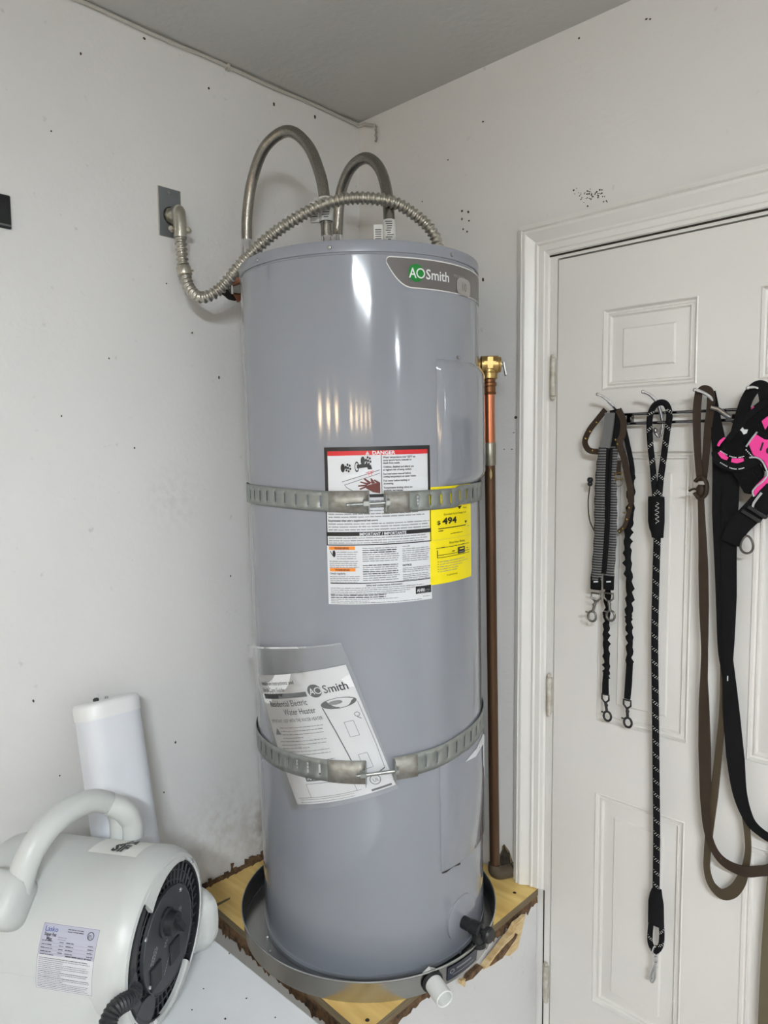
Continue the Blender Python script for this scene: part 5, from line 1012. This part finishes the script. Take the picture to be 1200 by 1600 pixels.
def webbing_leash():
    t = thing('webbing_leash', 'wide flat black webbing leash curving away to the right edge', 'leash', YD(1150, 1290, -.06))
    strap_ribbon([(1112, 612, -.056), (1119, 660), (1126, 720), (1128, 800), (1131, 880), (1133, 947), (1133, 1015), (1139, 1060), (1143, 1116), (1149, 1184), (1156, 1240), (1170, 1280), (1188, 1300), (1210, 1311), (1240, 1305), (1268, 1260), (1274, 1120), (1258, 900), (1226, 690)], [10, 14, 22, 26, 25, 24, 19, 17, 22, 24, 19, 14, 12, 12, 13, 14, 18, 20, 18], -.060, .0028, M_BLK, 'strap', t)
    strap_ribbon([(1152, 690, -.066), (1146, 730), (1141, 780), (1139, 860), (1139, 930), (1138, 1000), (1137, 1055)], [14, 18, 22, 20, 20, 16, 10], -.066, .0028, M_BLK, 'strap', t)
    MB().obox(YD(1137, 1060, -.063), (.0009, 0, 0), (0, .0008, 0), (0, 0, .005)).build('stitch_tag', M_WHITE, t)
webbing_leash()
def harness():
    pink = mat('hot_pink_fabric', (236, 62, 150), rough=.7, bump=.2, bscale=300); sil = mat('silver_piping', (176, 176, 180), rough=.4); mesh = mat('black_mesh_fabric', (13, 13, 15), rough=.9, spec=0.18, bump=.5, bscale=260)
    t = thing('dog_harness', 'black and hot pink dog harness hanging from the rightmost hook', 'harness', YD(1185, 860, -.07))
    def pad(poly, y, th, mt, nm, par=None, bev=.002): return MB().prism(yy([(a, b, y) for a, b in poly]), (0, -th, 0)).build(nm, mt, par or t, smooth=30, bevel=bev)
    strap_ribbon([(1148, 700), (1154, 672), (1160, 645), (1168, 622), (1180, 606, -.085), (1192, 605, -.085), (1199, 622), (1204, 650)], [20, 18, 16, 15, 15, 16, 20, 24], -.080, .004, M_BLK, 'hanging_strap', t)
    strap_ribbon([(1136, 690), (1150, 672), (1172, 648), (1200, 628)], [8, 8, 8, 9], -.1005, .004, M_BLK, 'binding', t)
    body = pad([(1132, 694), (1146, 676), (1160, 660), (1175, 640), (1192, 626), (1210, 618), (1210, 740), (1196, 735), (1192, 722), (1182, 716), (1170, 716), (1150, 724), (1136, 720), (1128, 708)], -.072, .016, mesh, 'padded_body')
    pad([(1140, 715), (1170, 712), (1186, 720), (1195, 738), (1192, 754), (1183, 768), (1176, 772), (1166, 770), (1158, 755), (1150, 742)], -.066, .014, mesh, 'padded_body')
    pk = pad([(1170, 693), (1181, 677), (1196, 686), (1212, 688), (1212, 748), (1200, 733), (1194, 720), (1185, 715), (1178, 712)], -.090, .006, pink, 'pink_panel')
    pad([(1176, 766), (1182, 758), (1196, 744), (1212, 740), (1212, 752), (1198, 756), (1188, 766), (1180, 776)], -.088, .006, pink, 'pink_panel')
    for pth in ([(1166, 698), (1174, 686), (1183, 675)], [(1171, 715), (1182, 715), (1191, 721), (1197, 733), (1199, 742), (1192, 752), (1182, 760), (1176, 768), (1178, 776)]):
        MB().tube(spl(yy([(a, b, -.103) for a, b in pth]), 5), .0016, 8).build('piping', sil, t)
    # printed letters, cut by the frame edge
    s = Sheet(lambda u, v, L: YD(1186, 700, -.1015 - L) + V((u, 0, -v)) , .0004, .0002); s.text(0, .004, .022, 'I', M_INK, 2, bold=.02, rot=.25); s.text(.010, .010, .022, 'C', M_INK, 2, bold=.03, rot=.25); s.text(.026, .016, .022, 'O', M_INK, 2, bold=.03, rot=.25); s.build(pk, {M_INK: 'print'})
    # lower band with pink dashes and stitching
    bpts = [(1122, 702), (1128, 714), (1140, 721), (1158, 722), (1176, 716), (1188, 712)]
    strap_ribbon(bpts, [18, 24, 25, 24, 22, 20], -.094, .004, M_BLK, 'chest_band', t)
    for q in ([(1124, 706), (1130, 713), (1137, 717)], [(1143, 719), (1152, 720), (1162, 718)]): strap_ribbon(q, [5, 6.5, 4], -.0995, .0012, pink, 'pink_dash', t)
    strap_ribbon([(1122, 697), (1126, 690), (1133, 684)], [3, 4, 3], -.0995, .0012, pink, 'pink_dash', t); strap_ribbon([(1175, 640), (1179, 636)], [3, 4], -.098, .0012, pink, 'pink_dash', t)
    m = MB()
    for off in (-9, 9):
        for k in range(16):
            if k % 6 == 5: continue
            f = k / 15; q = (1126 + 36 * f, 712 + 10 * math.sin(f * 2.2) + off + 2); m.obox(YD(*q, -.1005), (.0010, 0, 0), (0, .0004, 0), (0, 0, .0009))
    for k in range(6): m.obox(YD(1166 + 2.2 * k, 703 + 2.4 * k, -.1015), (.0009, 0, 0), (0, .0004, 0), (0, 0, .0012))
    m.build('stitching', M_WHITE, t, smooth=0, kind='stuff')
    pad([(1155, 671), (1160, 667), (1163, 671), (1169, 671), (1167, 677), (1162, 679), (1159, 674)], -.0990, .0008, M_WHITE, 'white_tag', bev=0)
    pad([(1190, 658), (1200, 650), (1206, 656), (1196, 672)], -.098, .003, pink, 'pink_tab')
    # side buckle strap and carabiner
    strap_ribbon([(1210, 762), (1198, 778), (1184, 793), (1166, 810), (1152, 826), (1141, 848)], [34, 32, 30, 28, 27, 24], -.082, .006, M_BLK, 'girth_strap', t)
    strap_ribbon([(1190, 770), (1178, 786), (1176, 796)], [3, 3, 2], -.094, .001, sil, 'strap_edge', t)
    for a in ((1184, 800), (1174, 806)): MB().obox(YD(*a, -.088), V((.016, 0, -.010)), V((.002, 0, .003)), (0, .006, 0)).build('slider', M_BLACKP, t, bevel=.001)
    ov = [YD(1167, 851, -.085) + V((.0105 * math.cos(a) * (1 + .25 * math.sin(-a)), .002 * math.cos(a), .0165 * math.sin(a))) for a in [2 * PI * k / 28 for k in range(28)]]
    MB().tube(ov, .0022, 8, loop=True).build('carabiner', M_DCHROME, t, label='oval chrome carabiner')
    ol = mat('olive_shadow', (96, 88, 66), rough=.8)
    strap_ribbon([(1212, 700), (1222, 900), (1222, 1150), (1212, 1320), (1204, 1380), (1200, 1430), (1197, 1500), (1193, 1620)], [12, 12, 12, 10, 9, 10, 13, 16], -.03, .003, ol, 'shadow_strip', t)  # olive strip standing in for the deep shadow at the door's right edge
harness()
